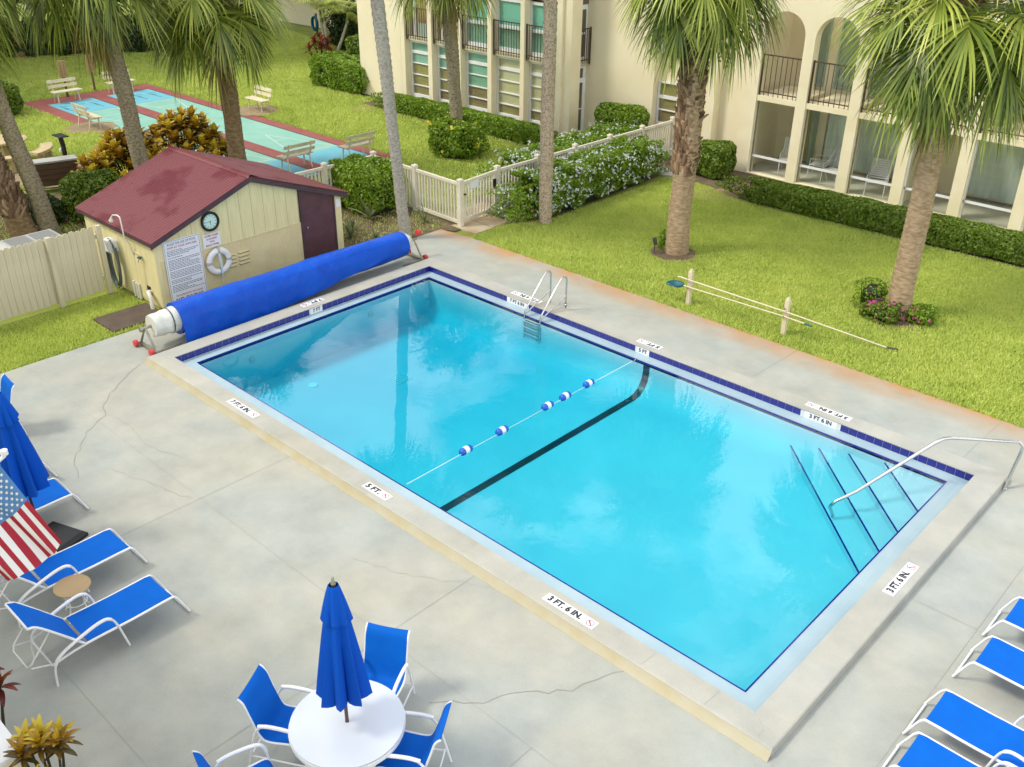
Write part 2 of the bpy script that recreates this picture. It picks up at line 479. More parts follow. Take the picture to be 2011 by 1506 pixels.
def deck_material(name, rust, base=(0.385,0.412,0.388), warm=(0.42,0.41,0.35)):
    """concrete: soft cool/warm blotches, fine speckle, rusty stain band along the lawn edge (y about 8.9)"""
    m = bpy.data.materials.new(name); m.use_nodes = True
    t = m.node_tree; p = t.nodes['Principled BSDF']; p.inputs['Roughness'].default_value = 0.75
    co = t.nodes.new('ShaderNodeTexCoord')
    def noise(s, d=5, r=0.55):
        n = t.nodes.new('ShaderNodeTexNoise'); n.inputs['Scale'].default_value = s; n.inputs['Detail'].default_value = d
        n.inputs['Roughness'].default_value = r; t.links.new(co.outputs['Object'], n.inputs['Vector']); return n.outputs['Fac']
    def ramp(x, a, b, ca, cb):
        r = t.nodes.new('ShaderNodeValToRGB'); e = r.color_ramp.elements
        e[0].position = a; e[1].position = b; e[0].color = (*ca,1); e[1].color = (*cb,1)
        t.links.new(x, r.inputs[0]); return r.outputs['Color']
    def mixc(f, a, b, typ='MIX'):
        k = t.nodes.new('ShaderNodeMix'); k.data_type = 'RGBA'; k.blend_type = typ
        if isinstance(f, float): k.inputs[0].default_value = f
        else: t.links.new(f, k.inputs[0])
        t.links.new(a, k.inputs[6])
        t.links.new(b, k.inputs[7]); return k.outputs[2]
    c1 = ramp(noise(0.35, 6), 0.38, 0.66, base, warm)
    c2 = ramp(noise(1.3, 6, 0.65), 0.33, 0.72, (0.80,0.82,0.82), (1.07,1.06,1.03))
    c = mixc(1.0, c1, c2, 'MULTIPLY')
    c3 = ramp(noise(45, 3, 0.7), 0.3, 0.7, (0.94,0.94,0.94), (1.04,1.04,1.04))
    c = mixc(1.0, c, c3, 'MULTIPLY')
    # pale scuffs
    c4 = ramp(noise(2.2, 7, 0.7), 0.66, 0.74, (0,0,0), (0.35,0.35,0.35))
    white = t.nodes.new('ShaderNodeRGB'); white.outputs[0].default_value = (0.48,0.48,0.41,1)
    c = mixc(c4, c, white.outputs[0])
    if rust:
        sp = t.nodes.new('ShaderNodeSeparateXYZ'); t.links.new(co.outputs['Object'], sp.inputs[0])
        mr = t.nodes.new('ShaderNodeMapRange'); mr.inputs[1].default_value = 8.25; mr.inputs[2].default_value = 9.02
        t.links.new(sp.outputs['Y'], mr.inputs[0])
        ad = t.nodes.new('ShaderNodeMath'); ad.operation = 'MULTIPLY'
        t.links.new(mr.outputs[0], ad.inputs[0])
        nn = t.nodes.new('ShaderNodeMapRange'); nn.inputs[1].default_value = 0.3; nn.inputs[2].default_value = 0.62
        nn.inputs[3].default_value = 0.15; nn.inputs[4].default_value = 1.1
        t.links.new(noise(0.9, 4), nn.inputs[0]); t.links.new(nn.outputs[0], ad.inputs[1])
        rc = t.nodes.new('ShaderNodeRGB'); rc.outputs[0].default_value = (0.46,0.25,0.10,1)
        c = mixc(ad.outputs[0], c, rc.outputs[0])
    t.links.new(c, p.inputs['Base Color'])
    b = t.nodes.new('ShaderNodeBump'); b.inputs['Strength'].default_value = 0.25; b.inputs['Distance'].default_value = 0.004
    t.links.new(noise(60, 5, 0.7), b.inputs['Height']); t.links.new(b.outputs[0], p.inputs['Normal'])
    MATS[name] = m
deck_material('concrete', True)
deck_material('coping', False, (0.44,0.44,0.405), (0.44,0.42,0.35))
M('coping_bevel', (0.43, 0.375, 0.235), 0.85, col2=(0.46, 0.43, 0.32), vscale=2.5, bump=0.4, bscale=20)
def grass_ground():
    m = M('lawn', (0.19,0.24,0.030), 0.9, col2=(0.28,0.33,0.05), vscale=1.2, bump=0.8, bscale=35, bdist=0.03, detail=8)
grass_ground()

# ================================================================== SETTING
def flat(name, poly, z, mat, parent=None, thick=0.0):
    mb = MB()
    if thick: mb.poly(poly, z-thick, z)
    else: mb.add([(x,y,z) for x,y in poly], [tuple(range(len(poly)))])
    return mb.build(name, mat, parent)
PX0, PX1, PY0, PY1, ZC = 0.0, 12.80, 0.0, 6.706, 0.13      # inner edge of the raised coping
CW = 0.40                                                   # coping width
WI = 0.32                                                   # overflow ledge width
# ground: one sheet to the horizon, with the pool's hole left out
gx = [-260, -0.2, 13.0, 260]; gy = [-260, -0.2, 6.9, 260]
g = MB()
for i in range(3):
    for j in range(3):
        if i == 1 and j == 1: continue
        g.add([(gx[i],gy[j],-0.03),(gx[i+1],gy[j],-0.03),(gx[i+1],gy[j+1],-0.03),(gx[i],gy[j+1],-0.03)], [(0,1,2,3)])
struct(g.build('ground', 'lawn'))
# concrete deck round the pool: four slabs that leave the pool out, each a part
DX0, DX1, DY0, DY1 = -1.95, 24.0, -9.0, 9.02
o0, o1, q0, q1 = PX0-CW+0.02, PX1+CW-0.02, PY0-CW+0.02, PY1+CW-0.02
deck = MB()
deck.poly([(DX0,DY0),(DX1,DY0),(DX1,q0),(DX0,q0)], -0.12, 0.0)
deck.poly([(DX0,q0),(o0,q0),(o0,q1),(DX0,q1)], -0.12, 0.0)
deck.poly([(o1,q0),(DX1,q0),(DX1,q1),(o1,q1)], -0.12, 0.0)
deck.poly([(DX0,q1),(DX1,q1),(DX1,DY1),(-0.95,DY1),(DX0,8.90)], -0.12, 0.0)
deck = struct(deck.build('pool_deck', 'concrete'))
# saw-cut joints and cracks in the deck
def ribbon(name, pts, w, mat, z=0.004, wob=0.0, parent=None, step=0.12):
    P = []
    for a, b in zip(pts[:-1], pts[1:]):
        a = Vector((*a,0)); b = Vector((*b,0)); n = max(1, int((b-a).length/step)) if wob else 1
        for k in range(n):
            q = a.lerp(b, k/n)
            if wob and (k or P): q += Vector((random.gauss(0,wob), random.gauss(0,wob), 0))
            P.append(q)
    P.append(Vector((*pts[-1],0)))
    rows = []
    for i, p in enumerate(P):
        t = (P[min(i+1,len(P)-1)] - P[max(i-1,0)]).normalized()
        nn = Vector((-t.y, t.x, 0)) * (w*0.5 * (random.uniform(0.5,1.2) if wob else 1))
        rows.append([(p.x-nn.x, p.y-nn.y, z), (p.x+nn.x, p.y+nn.y, z)])
    return MB().grid(rows).build(name, mat, parent)
for a, b in [((14.10,-9),(14.10,9)), ((-1.9,-2.05),(14.1,-2.05)), ((4.36,-9),(4.36,-0.42)), ((8.68,-9),(8.68,-0.42)),
             ((5.92,-9),(5.92,-5.0)), ((-1.9,-5.1),(14.1,-5.1)), ((1.55,7.12),(1.62,9.0)), ((4.28,7.12),(4.32,9.0)),
             ((8.4,7.12),(8.45,9.0)), ((12.4,7.12),(12.45,9.0)), ((-1.0,7.2),(-0.95,9.0)), ((13.25,3.3),(14.1,3.3)), ((11.2,-2.05),(11.2,-5.1))]:
    ribbon('joint', [a,b], 0.0055, 'joint', parent=deck)
ribbon('crack', [(-0.42,-0.5),(-0.1,-1.02),(0.63,-1.78),(0.95,-1.9),(1.25,-2.35),(1.7,-2.7),(2.03,-2.95),(2.5,-3.1)], 0.010, 'crack', wob=0.022, parent=deck)
ribbon('crack', [(0.7,-1.82),(1.5,-1.75),(2.4,-1.85),(3.3,-1.6)], 0.005, 'crack', wob=0.02, parent=deck)
ribbon('crack', [(11.25,-0.42),(11.05,-0.75),(11.0,-1.1),(10.6,-1.5),(10.35,-1.9),(9.9,-2.4)], 0.011, 'crack', wob=0.02, parent=deck)
ribbon('crack', [(2.6,-2.6),(3.4,-2.4),(4.3,-2.15)], 0.005, 'crack', wob=0.02, parent=deck)
ribbon('crack', [(13.25,-0.4),(13.6,-0.9),(13.5,-1.5)], 0.007, 'crack', wob=0.02, parent=deck)
ribbon('crack', [(9.0,-0.45),(8.1,-1.0),(7.2,-1.35)], 0.004, 'crack', wob=0.02, parent=deck)

# pool basin: walls and floor (depths are optical depths: the water does not bend the view)
wx0, wx1, wy0, wy1 = PX0+WI, PX1-WI, PY0+WI, PY1-WI
ZW = 0.0                                                    # water level = lip of the ledge
def depth(x):
    pts = [(wx0, 0.95), (2.6, 0.95), (6.6, 0.62), (wx1, 0.50)]
    for (xa,da),(xb,db) in zip(pts[:-1], pts[1:]):
        if x <= xb: return da + (db-da)*(x-xa)/(xb-xa)
    return pts[-1][1]
xs = [wx0, 1.4, 2.6, 3.6, 4.6, 5.6, 6.6, 8.5, 10.5, wx1]
b = MB()
rc = 0.42                                                   # cove between wall and floor
rows = []
for x in xs:
    d = -depth(x)
    row = [(x, wy0, -0.02), (x, wy0, d+rc)]
    for k in range(1, 4):
        a = k/4*math.pi/2
        row.append((x, wy0+rc*(1-math.cos(a)), d+rc*(1-math.sin(a))))
    row.append((x, wy0+rc, d)); row.append((x, (wy0+wy1)/2, d)); row.append((x, wy1-rc, d))
    for k in range(3, 0, -1):
        a = k/4*math.pi/2
        row.append((x, wy1-rc*(1-math.cos(a)), d+rc*(1-math.sin(a))))
    row += [(x, wy1, d+rc), (x, wy1, -0.02)]
    rows.append(row)
b.grid(rows)
for i, x in ((0, wx0), (-1, wx1)):
    b.add(rows[i], [tuple(range(len(rows[i]))) if i else tuple(range(len(rows[i])))[::-1]])
basin = struct(b.build('pool_basin', 'plaster', smooth=40))
# overflow ledge all round, sloping slightly to the wall, its lip edged in navy tile
lg = MB()
def ring(mb, a, za, c, zc):
    """strip between rectangle a (outer) and c (inner); each (x0,x1,y0,y1)"""
    A = [(a[0],a[2],za),(a[1],a[2],za),(a[1],a[3],za),(a[0],a[3],za)]
    B = [(c[0],c[2],zc),(c[1],c[2],zc),(c[1],c[3],zc),(c[0],c[3],zc)]
    mb.add(A+B, [(i,(i+1)%4,4+(i+1)%4,4+i) for i in range(4)])
def rect(i): return (PX0+i, PX1-i, PY0+i, PY1-i)
ring(lg, rect(-0.01), -0.015, rect(0.03), -0.020)
ring(lg, rect(0.03), -0.020, rect(0.16), -0.028)
ring(lg, rect(0.16), -0.028, rect(WI-0.05), -0.004)
ring(lg, rect(WI-0.05), -0.004, rect(WI-0.022), 0.008)
struct(lg.build('pool_ledge', 'gutter', smooth=50))
lip = MB()
ring(lip, rect(WI-0.022), 0.010, rect(WI), 0.010); ring(lip, rect(WI), 0.010, rect(WI), -0.05)
lip = lip.build('lip_tile_line', 'navy_tile', basin)
# waterline tiles: one child each
grout = MB()
for (x0,x1,y0,y1) in ((PX0-0.02,PX0,PY0-0.02,PY1+0.02),(PX1,PX1+0.02,PY0-0.02,PY1+0.02),(PX0,PX1,PY0-0.02,PY0),(PX0,PX1,PY1,PY1+0.02)):
    grout.box(x0,x1,y0,y1,-0.022,0.118)
grout.build('grout_bed', 'grout', basin)
TW = 0.1524
tl = MB().cbox(-0.0735,0.0735,-0.066,0.066,0,0.007,0.003).mesh('waterline_tile','navy_tile')
mk_gap = {'far': [(2.86,0.62),(6.29,0.31),(10.14,0.62)], 'left': [(3.39,0.31)]}
def blocked(side, s):
    return any(abs(s-c) < w/2+0.03 for c, w in mk_gap.get(side, []))
for k in range(84):
    s = (k+0.5)*TW
    if not blocked('far', s):
        inst('waterline_tile', tl, basin, (s, PY1, 0.049), (R_(90),0,0))
    inst('waterline_tile', tl, basin, (s, PY0, 0.049), (R_(-90),0,0))
for k in range(44):
    s = (k+0.5)*TW
    if not blocked('left', s):
        inst('waterline_tile', tl, basin, (PX0, s, 0.049), (R_(90),0,R_(90)))
    if abs(s-3.3) > 0.6:
        inst('waterline_tile', tl, basin, (PX1, s, 0.049), (R_(90),0,R_(-90)))
# raised coping, its outer side bevelled on the near (-y) side
cp = MB()
def rect4(xl, xr, yl, yr): return (xl, xr, yl, yr)
CO = (PX0-CW, PX1+CW, PY0-CW, PY1+CW)
ring(cp, (CO[0]+0.035, CO[1]-0.02, CO[2]+0.09, CO[3]-0.03), ZC, (PX0+0.012, PX1-0.012, PY0+0.012, PY1-0.012), ZC)
ring(cp, (CO[0]+0.02, CO[1]-0.005, CO[2]+0.06, CO[3]-0.02), ZC-0.012, (CO[0]+0.035, CO[1]-0.02, CO[2]+0.09, CO[3]-0.03), ZC)
ring(cp, (CO[0], CO[1], CO[2]+0.06, CO[3]), -0.02, (CO[0]+0.02, CO[1]-0.005, CO[2]+0.06, CO[3]-0.02), ZC-0.012)
ring(cp, (PX0+0.012, PX1-0.012, PY0+0.012, PY1-0.012), ZC, (PX0+0.012, PX1-0.012, PY0+0.012, PY1-0.012), ZC-0.015)
ring(cp, (PX0+0.012, PX1-0.012, PY0+0.012, PY1-0.012), ZC-0.015, (PX0-0.01, PX1+0.01, PY0-0.01, PY1+0.01), ZC-0.016)
coping = struct(cp.build('pool_coping', 'coping'))
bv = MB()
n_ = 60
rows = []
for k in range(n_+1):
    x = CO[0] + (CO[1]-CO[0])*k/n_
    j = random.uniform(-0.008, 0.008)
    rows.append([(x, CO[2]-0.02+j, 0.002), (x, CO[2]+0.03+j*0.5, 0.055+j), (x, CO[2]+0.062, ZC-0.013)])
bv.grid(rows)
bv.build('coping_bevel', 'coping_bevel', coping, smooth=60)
for x in (0.9, 3.9, 5.1, 7.1, 8.3, 9.2, 11.4, 12.3):
    ribbon('joint', [(x,-0.30),(x+0.02,-0.005)], 0.004, 'joint', z=ZC+0.003, parent=coping)
ribbon('crack', [(12.86,-0.05),(12.98,-0.16),(13.0,-0.28)], 0.004, 'crack', z=ZC+0.003, wob=0.01, parent=coping, step=0.05)
# depth markers on coping and in the tile band
def marker(cx, cy, rz, text, w, nodive=True):
    pl = MB().box(-w/2, w/2, -0.078, 0.078, 0, 0.004).build('depth_marker', 'sign_white', coping, loc=(cx,cy,ZC+0.0015), rotz=rz)
    off = -0.085 if nodive else 0
    letter(text, 0.135, 'ink_black', pl, (off,0,0.0062), (0,0,0), bold=0.006, sx=(w-(0.22 if nodive else 0.05))/(0.060*len(text)))
    if nodive:
        cxm = w/2-0.085
        mb = MB(); n = 20
        rows_ = [[(cxm+0.056*math.cos(2*math.pi*k/n), 0.056*math.sin(2*math.pi*k/n), 0.006), (cxm+0.047*math.cos(2*math.pi*k/n), 0.047*math.sin(2*math.pi*k/n), 0.006)] for k in range(n+1)]
        mb.grid(rows_); mb.add([(cxm-0.040,0.032,0.0062),(cxm-0.032,0.040,0.0062),(cxm+0.040,-0.032,0.0062),(cxm+0.032,-0.040,0.0062)],[(0,3,2,1)])
        mb.build('no_diving_symbol', 'ink_red', pl)
        MB().tube([(cxm-0.03,0.015,0.006),(cxm,-0.005,0.006),(cxm+0.02,-0.025,0.006)], 0.004, 5).build('diver_figure', 'ink_black', pl)
marker(2.66, -0.17, 0, '7 FT. 6 IN.', 0.84)
marker(6.31, -0.17, 0, '5 FT.', 0.56)
marker(10.17, -0.17, 0, '3 FT. 6 IN.', 0.84)
marker(13.01, 3.42, R_(90), '3 FT. 6 IN.', 0.84)
marker(2.93, 6.93, R_(180), '7 FT. 6 IN.', 0.84)
marker(6.29, 6.91, R_(180), '5 FT.', 0.56)
marker(10.16, 6.93, R_(180), '3 FT. 6 IN.', 0.84)
marker(-0.21, 3.44, R_(-90), '7 FT.', 0.56)
def band_marker(loc, rot, text, w):
    pl = MB().box(-w/2, w/2, -0.068, 0.068, 0, 0.008).build('waterline_marker', 'sign_white', basin, loc=loc)
    pl.rotation_euler = rot
    letter(text, 0.105, 'ink_black', pl, (0,0,0.0100), (0,0,0), bold=0.0035, sx=(w-0.07)/(0.058*len(text)))
band_marker((2.86,PY1,0.049), (R_(90),0,0), '7 FT 6 IN', 0.61)
band_marker((6.29,PY1,0.049), (R_(90),0,0), '5 FT', 0.305)
band_marker((10.14,PY1,0.049), (R_(90),0,0), '3 FT 6 IN', 0.61)
band_marker((PX0,3.39,0.049), (R_(90),0,R_(90)), '7 FT', 0.305)
# corner steps with navy nosing tiles
st = MB()
dz = [0.09, 0.18, 0.29, 0.41]
sums = [17.85, 17.22, 16.68, 16.12]
steps = None
mbs = MB()
for s, d in zip(sums, dz):
    # wedge over x + y > s inside the water rectangle
    ax = s - wy1; by = s - wx1
    mbs.add([(ax,wy1,-d),(wx1,by,-d),(wx1,wy1,-d),(ax,wy1,-d-0.13),(wx1,by,-d-0.13)], [(0,1,2),(0,3,4,1)])
steps = mbs.build('corner_steps', 'plaster', basin)
for s, d in zip(sums, dz):
    ax = s - wy1; by = s - wx1; e = 0.045
    MB().add([(ax,wy1,-d+0.003),(wx1,by,-d+0.003),(wx1,by+e,-d+0.003),(ax+e,wy1,-d+0.003)],[(0,1,2,3)]).build('step_nosing', 'navy_tile', steps)
# black slope-break line across the floor and up the walls, of small tiles
bl = MB()
X0 = 6.62
path = [(wy0, -0.05), (wy0, -depth(X0)+rc)]
path += [(wy0+rc*(1-math.cos(k/4*math.pi/2)), -depth(X0)+rc*(1-math.sin(k/4*math.pi/2))) for k in range(1,4)] + [(wy0+rc, -depth(X0))]
path += [(y, -depth(X0)) for y in np.linspace(wy0+rc, wy1-rc, 60)[1:]]
path += [(wy1-rc*(1-math.cos(k/4*math.pi/2)), -depth(X0)+rc*(1-math.sin(k/4*math.pi/2))) for k in range(3,0,-1)] + [(wy1, -depth(X0)+rc), (wy1, -0.3), (wy1, -0.15), (wy1,-0.05)]
mid = (wy0+wy1)/2
rows = []
for (y,z) in path:
    oy = 0.004 if y < wy0+0.1 else (-0.004 if y > wy1-0.1 else 0)
    rows.append([(X0-0.075+k*0.0505, y+oy, z+0.005) for k in range(4)])
bl.grid(rows)
bl.build('slope_line', 'black_tile', basin, smooth=40)
# main drain grates and fittings
def drain(x, y, s):
    d = MB(); z = -depth(x)+0.006
    for k in range(6):
        t = -s/2 + s*k/5
        d.box(x-s/2, x+s/2, y+t-0.008, y+t+0.008, z, z+0.008)
        d.box(x+t-0.008, x+t+0.008, y-s/2, y+s/2, z+0.002, z+0.010)
    d.build('drain_grate', 'white_paint', basin)
drain(2.25, 3.75, 0.36)
MB().lathe([(0.10,0),(0.10,0.03),(0.06,0.035)], 16).build('wall_inlet', 'white_paint', basin, loc=(1.2,2.3,-depth(1.2)))
for yy in (1.5, 4.6):
    o = MB().lathe([(0.075,0),(0.07,0.02),(0.03,0.025)], 16).build('pool_light', 'gutter', basin, loc=(wx0+0.002,yy,-0.35))
    o.rotation_euler = (0,R_(90),0)
# water: a closed body of absorbing water under a reflecting surface
wm = bpy.data.materials.new('pool_water'); wm.use_nodes = True
t = wm.node_tree; t.nodes.remove(t.nodes['Principled BSDF'])
tr = t.nodes.new('ShaderNodeBsdfTransparent'); tr.inputs[0].default_value = (0.93, 0.99, 1.0, 1)
gl = t.nodes.new('ShaderNodeBsdfGlossy'); gl.inputs['Roughness'].default_value = 0.0
ms = t.nodes.new('ShaderNodeMixShader')
co = t.nodes.new('ShaderNodeTexCoord')
n1 = t.nodes.new('ShaderNodeTexNoise'); n1.inputs['Scale'].default_value = 2.2; n1.inputs['Detail'].default_value = 3
n2 = t.nodes.new('ShaderNodeTexNoise'); n2.inputs['Scale'].default_value = 9; n2.inputs['Detail'].default_value = 2
t.links.new(co.outputs['Object'], n1.inputs['Vector']); t.links.new(co.outputs['Object'], n2.inputs['Vector'])
b1 = t.nodes.new('ShaderNodeBump'); b1.inputs['Strength'].default_value = 0.16; b1.inputs['Distance'].default_value = 0.010
b2 = t.nodes.new('ShaderNodeBump'); b2.inputs['Strength'].default_value = 0.16; b2.inputs['Distance'].default_value = 0.002
t.links.new(n1.outputs['Fac'], b1.inputs['Height']); t.links.new(n2.outputs['Fac'], b2.inputs['Height'])
t.links.new(b1.outputs[0], b2.inputs['Normal'])
t.links.new(b2.outputs[0], gl.inputs['Normal']); fr = schlick(t, 0.05, b2.outputs[0])
t.links.new(fr.outputs[0], ms.inputs[0]); t.links.new(tr.outputs[0], ms.inputs[1]); t.links.new(gl.outputs[0], ms.inputs[2])
t.links.new(ms.outputs[0], t.nodes['Material Output'].inputs['Surface'])
va = t.nodes.new('ShaderNodeVolumeAbsorption')
va.inputs['Color'].default_value = (0.0, 0.89, 0.95, 1); va.inputs['Density'].default_value = 1.35
t.links.new(va.outputs[0], t.nodes['Material Output'].inputs['Volume'])
MATS['pool_water'] = wm
struct(MB().box(wx0-0.004, wx1+0.004, wy0-0.004, wy1+0.004, -1.35, ZW).build('water', 'pool_water'))

# float line across the pool
fl = thing('lane_rope', 'twisted white rope with blue and white floats stretched across the pool', 'rope', (6.36,3.3,0))
rp = MB()
P = [(0.04*math.sin(math.pi*k/24)*-1, -2.92+5.86*k/24, 0.012 - 0.03*math.sin(math.pi*k/24)) for k in range(25)]
rp.tube(P, 0.0075, 6)
rp.build('cord', 'rope', fl, smooth=50)
for y in (1.72, 2.59, 3.78, 4.27, 4.95):
    f_ = MB().lathe([(0.0,-0.13),(0.045,-0.125),(0.062,-0.10),(0.066,-0.045),(0.066,0.045),(0.062,0.10),(0.045,0.125),(0.0,0.13)], 16, close=False)
    fo = f_.build('float', 'float_blue', fl, smooth=50, loc=(-0.04,y-3.3,0.012))
    fo.rotation_euler = (R_(90),0,0)
    MB().lathe([(0.066,-0.045),(0.069,-0.03),(0.069,0.03),(0.066,0.045)], 16, close=False).build('white_band', 'white_alu', fo, smooth=50)
tag(MB().tube([(6.36,wy1+0.02,0.02),(6.36,wy1-0.03,0.02),(6.36,wy1-0.06,0.0)],0.008,6).build('rope_anchor','steel',fl), None)
bpy.data.objects['rope_anchor'].location = (-6.36,-3.3,0)

# ladder
ld = thing('pool_ladder', 'stainless steel pool ladder with two looped handrails', 'ladder', (3.6,6.9,0))
for sx in (-0.225, 0.225):
    pts = [(sx,0.32,ZC-0.1),(sx,0.32,0.70)]
    for k in range(1,7):
        a = k/6*R_(125)
        pts.append((sx, 0.32-0.12*(1-math.cos(a)), 0.70+0.12*math.sin(a)))
    pts += [(sx,-0.46,0.16),(sx,-0.52,0.02),(sx,-0.53,-0.12),(sx,-0.53,-0.50)]
    MB().tube(pts, 0.021, 10).build('handrail', 'steel', ld, smooth=50)
    MB().tube([(sx,0.32,ZC+0.22),(sx,-0.50,0.03)], 0.017, 8).build('brace', 'steel', ld, smooth=50)
    MB().lathe([(0.045,0),(0.045,0.012),(0.025,0.02)], 14, (sx,0.32,ZC+0.001)).build('escutcheon', 'steel', ld, smooth=40)
for z in (-0.08, -0.22, -0.36):
    MB().cbox(-0.225,0.225,-0.59,-0.50,z-0.015,z+0.01,0.004).build('tread', 'steel', ld)
# grab rail over the corner steps: one bent tube from the deck down to the steps
gr = thing('step_handrail', 'bent stainless steel grab rail over the corner steps', 'handrail', (13.19,6.72,0))
hp = [(13.22,6.83,0.0),(13.27,6.98,0.62),(13.27,7.0,0.74),(13.21,6.98,0.80),(12.42,6.32,0.83),(12.33,6.22,0.82),(12.24,6.1,0.75),(11.62,5.00,0.10),(11.50,4.86,0.0),(11.42,4.76,-0.06),(11.37,4.70,-0.16),(11.42,4.78,-0.36)]
MB().tube([(x-13.19,y-6.72,z) for x,y,z in hp], 0.028, 12).build('rail_tube', 'steel', gr, smooth=60)
MB().lathe([(0.05,0),(0.05,0.012),(0.028,0.02)], 14, (0.03,0.11,0.002)).build('escutcheon', 'steel', gr, smooth=40)

# planting beds, paving, court
struct(flat('planting_bed', [(-5.5,6.0),(-2.45,6.0),(-1.96,7.2),(-1.96,8.88),(-1.55,9.05),(-1.6,9.5),(-5.5,9.6)], 0.004, 'soil'))
struct(flat('planting_bed', [(-12.0,-0.4),(-5.6,-0.4),(-5.6,6.6),(-12.4,6.8)], -0.018, 'soil'))
struct(flat('planting_bed', [(-1.9,10.2),(-0.9,10.35),(-0.5,11.7),(-0.7,17.0),(-1.6,18.9),(-3.4,18.9),(-3.2,11.4)], -0.016, 'soil'))
struct(flat('planting_bed', [(-0.9,17.6),(1.2,17.3),(2.2,16.4),(2.3,19.3),(-1.9,19.3)], -0.014, 'soil'))
struct(flat('planting_bed', [(2.2,16.5),(12.0,17.1),(12.0,18.2),(2.2,17.9)], -0.012, 'soil'))
struct(flat('planting_bed', [(-15.2,16.5),(-4.4,16.7),(-4.4,18.0),(-15.2,17.9)], -0.012, 'soil'))
def blob(cx, cy, r, n=18, j=0.15):
    return [(cx+r*(1+random.uniform(-j,j))*math.cos(2*math.pi*k/n), cy+r*(1+random.uniform(-j,j))*math.sin(2*math.pi*k/n)) for k in range(n)]
for (cx,cy,r,mt) in [(3.52,11.75,0.62,'soil'),(9.22,11.95,0.65,'soil'),(-6.95,14.35,0.75,'soil'),(-14.2,3.9,1.5,'sand'),(-17.0,13.2,0.95,'sand'),(-18.9,7.4,0.9,'sand'),(-14.3,16.3,0.5,'sand'),(1.6,16.6,0.7,'sand')]:
    struct(flat('bare_earth', blob(cx,cy,r), 0.0, mt))
for k,(x0,x1,y0,y1) in enumerate([(-1.95,-1.02,9.28,9.95),(-1.98,-1.05,9.99,10.62),(-2.75,-1.99,9.62,10.5),(-2.75,-1.99,10.52,11.3)]):
    struct(MB().cbox(x0,x1,y0,y1,-0.05,0.02+0.003*k,0.01).build('paving_slab', 'paver'))
struct(MB().cbox(-0.95,-0.35,17.2,17.6,-0.02,0.05,0.01).build('paving_slab', 'grey_box'))
struct(flat('court', [(-24.6,7.35),(-8.3,7.35),(-8.3,12.75),(-24.6,12.75)], -0.010, 'court_red'))
court = bpy.data.objects['court']
for (ya,yb) in ((7.95,9.78),(10.40,12.23)):
    flat('court_lane', [(-23.5,ya),(-8.35,ya),(-8.35,yb),(-23.5,yb)], -0.006, 'court_green', court)
    flat('court_end', [(-23.5,ya),(-21.3,ya),(-21.3,yb),(-23.5,yb)], -0.003, 'court_blue', court)
    flat('court_end', [(-10.6,ya),(-8.35,ya),(-8.35,yb),(-10.6,yb)], -0.003, 'court_blue', court)
    MB().box(-23.5,-8.35,yb+0.0,yb+0.05,-0.009,-0.001).build('court_gutter', 'court_black', court)
    ym = (ya+yb)/2
    for s, xa, xt in ((1,-10.8,-13.6),(-1,-21.1,-18.3)):
        for yy in (ya+0.12, yb-0.12):
            ribbon('court_line', [(xa,yy),(xt,ym)], 0.035, 'court_line', z=-0.001, parent=court)
        for q in (0.0,0.33,0.66):
            w = (1-q)*(yb-ya-0.24)/2
            ribbon('court_line', [(xa+(xt-xa)*q,ym-w),(xa+(xt-xa)*q,ym+w)], 0.035, 'court_line', z=-0.001, parent=court)
    for k in range(3):
        y_ = ya+0.3+k*0.6
        for dxx in (0.0, 0.45):
            ribbon('court_line', [(-22.9+dxx,y_-0.1),(-22.2+dxx,y_-0.05)], 0.035, 'court_black', z=-0.001, parent=court)
        ribbon('court_line', [(-22.8,y_),(-22.7,y_+0.25)], 0.035, 'court_black', z=-0.001, parent=court)
tag(MB().cbox(-3.05,-2.15,-0.15,1.05,-0.02,0.018,0.006).build('ground_board', 'mat_brown'), 'flat dark brown board lying on the ground beside the pool house', 'board')

# ================================================================== POOL HOUSE
SX, SB = -2.42, -5.55                  # front and back wall planes
SY0, SY1, SYM = 1.14, 6.05, 3.56
EZ, RZ = 1.56, 2.47                    # eave and ridge height of the roof sheets
shed = thing('pool_house', 'small cream pool equipment house with maroon corrugated roof', 'shed', (SX, SY0, 0))
shed.location = (0,0,0)
def roofz(y): return RZ - abs(y-SYM)/(SYM-SY0+0.1)*(RZ-EZ)
# core walls (stucco below, hidden core above)
w = MB()
w.poly([(SB,SY0),(SX,SY0),(SX,SY1),(SB,SY1)], 0, 1.08)
w.build('lower_wall', 'shed_stucco', shed)
w = MB()
for x0,x1 in ((SX-0.06,SX-0.035),(SB+0.035,SB+0.06)):
    pr_ = [(SY0+0.01,1.08),(SY1-0.01,1.08),(SY1-0.01,roofz(SY1)-0.06),(SYM,RZ-0.06),(SY0+0.01,roofz(SY0)-0.06)]
    w.add([(x0,y,z) for y,z in pr_]+[(x1,y,z) for y,z in pr_], [(0,1,2,3,4),(9,8,7,6,5)]+[(i,(i+1)%5,5+(i+1)%5,5+i) for i in range(5)])
w.box(SB+0.06,SX-0.06,SY0+0.03,SY0+0.055,1.08,roofz(SY0)-0.06)
w.box(SB+0.06,SX-0.06,SY1-0.055,SY1-0.03,1.08,roofz(SY1)-0.06)
w.build('wall_sheathing', 'shed_board', shed)
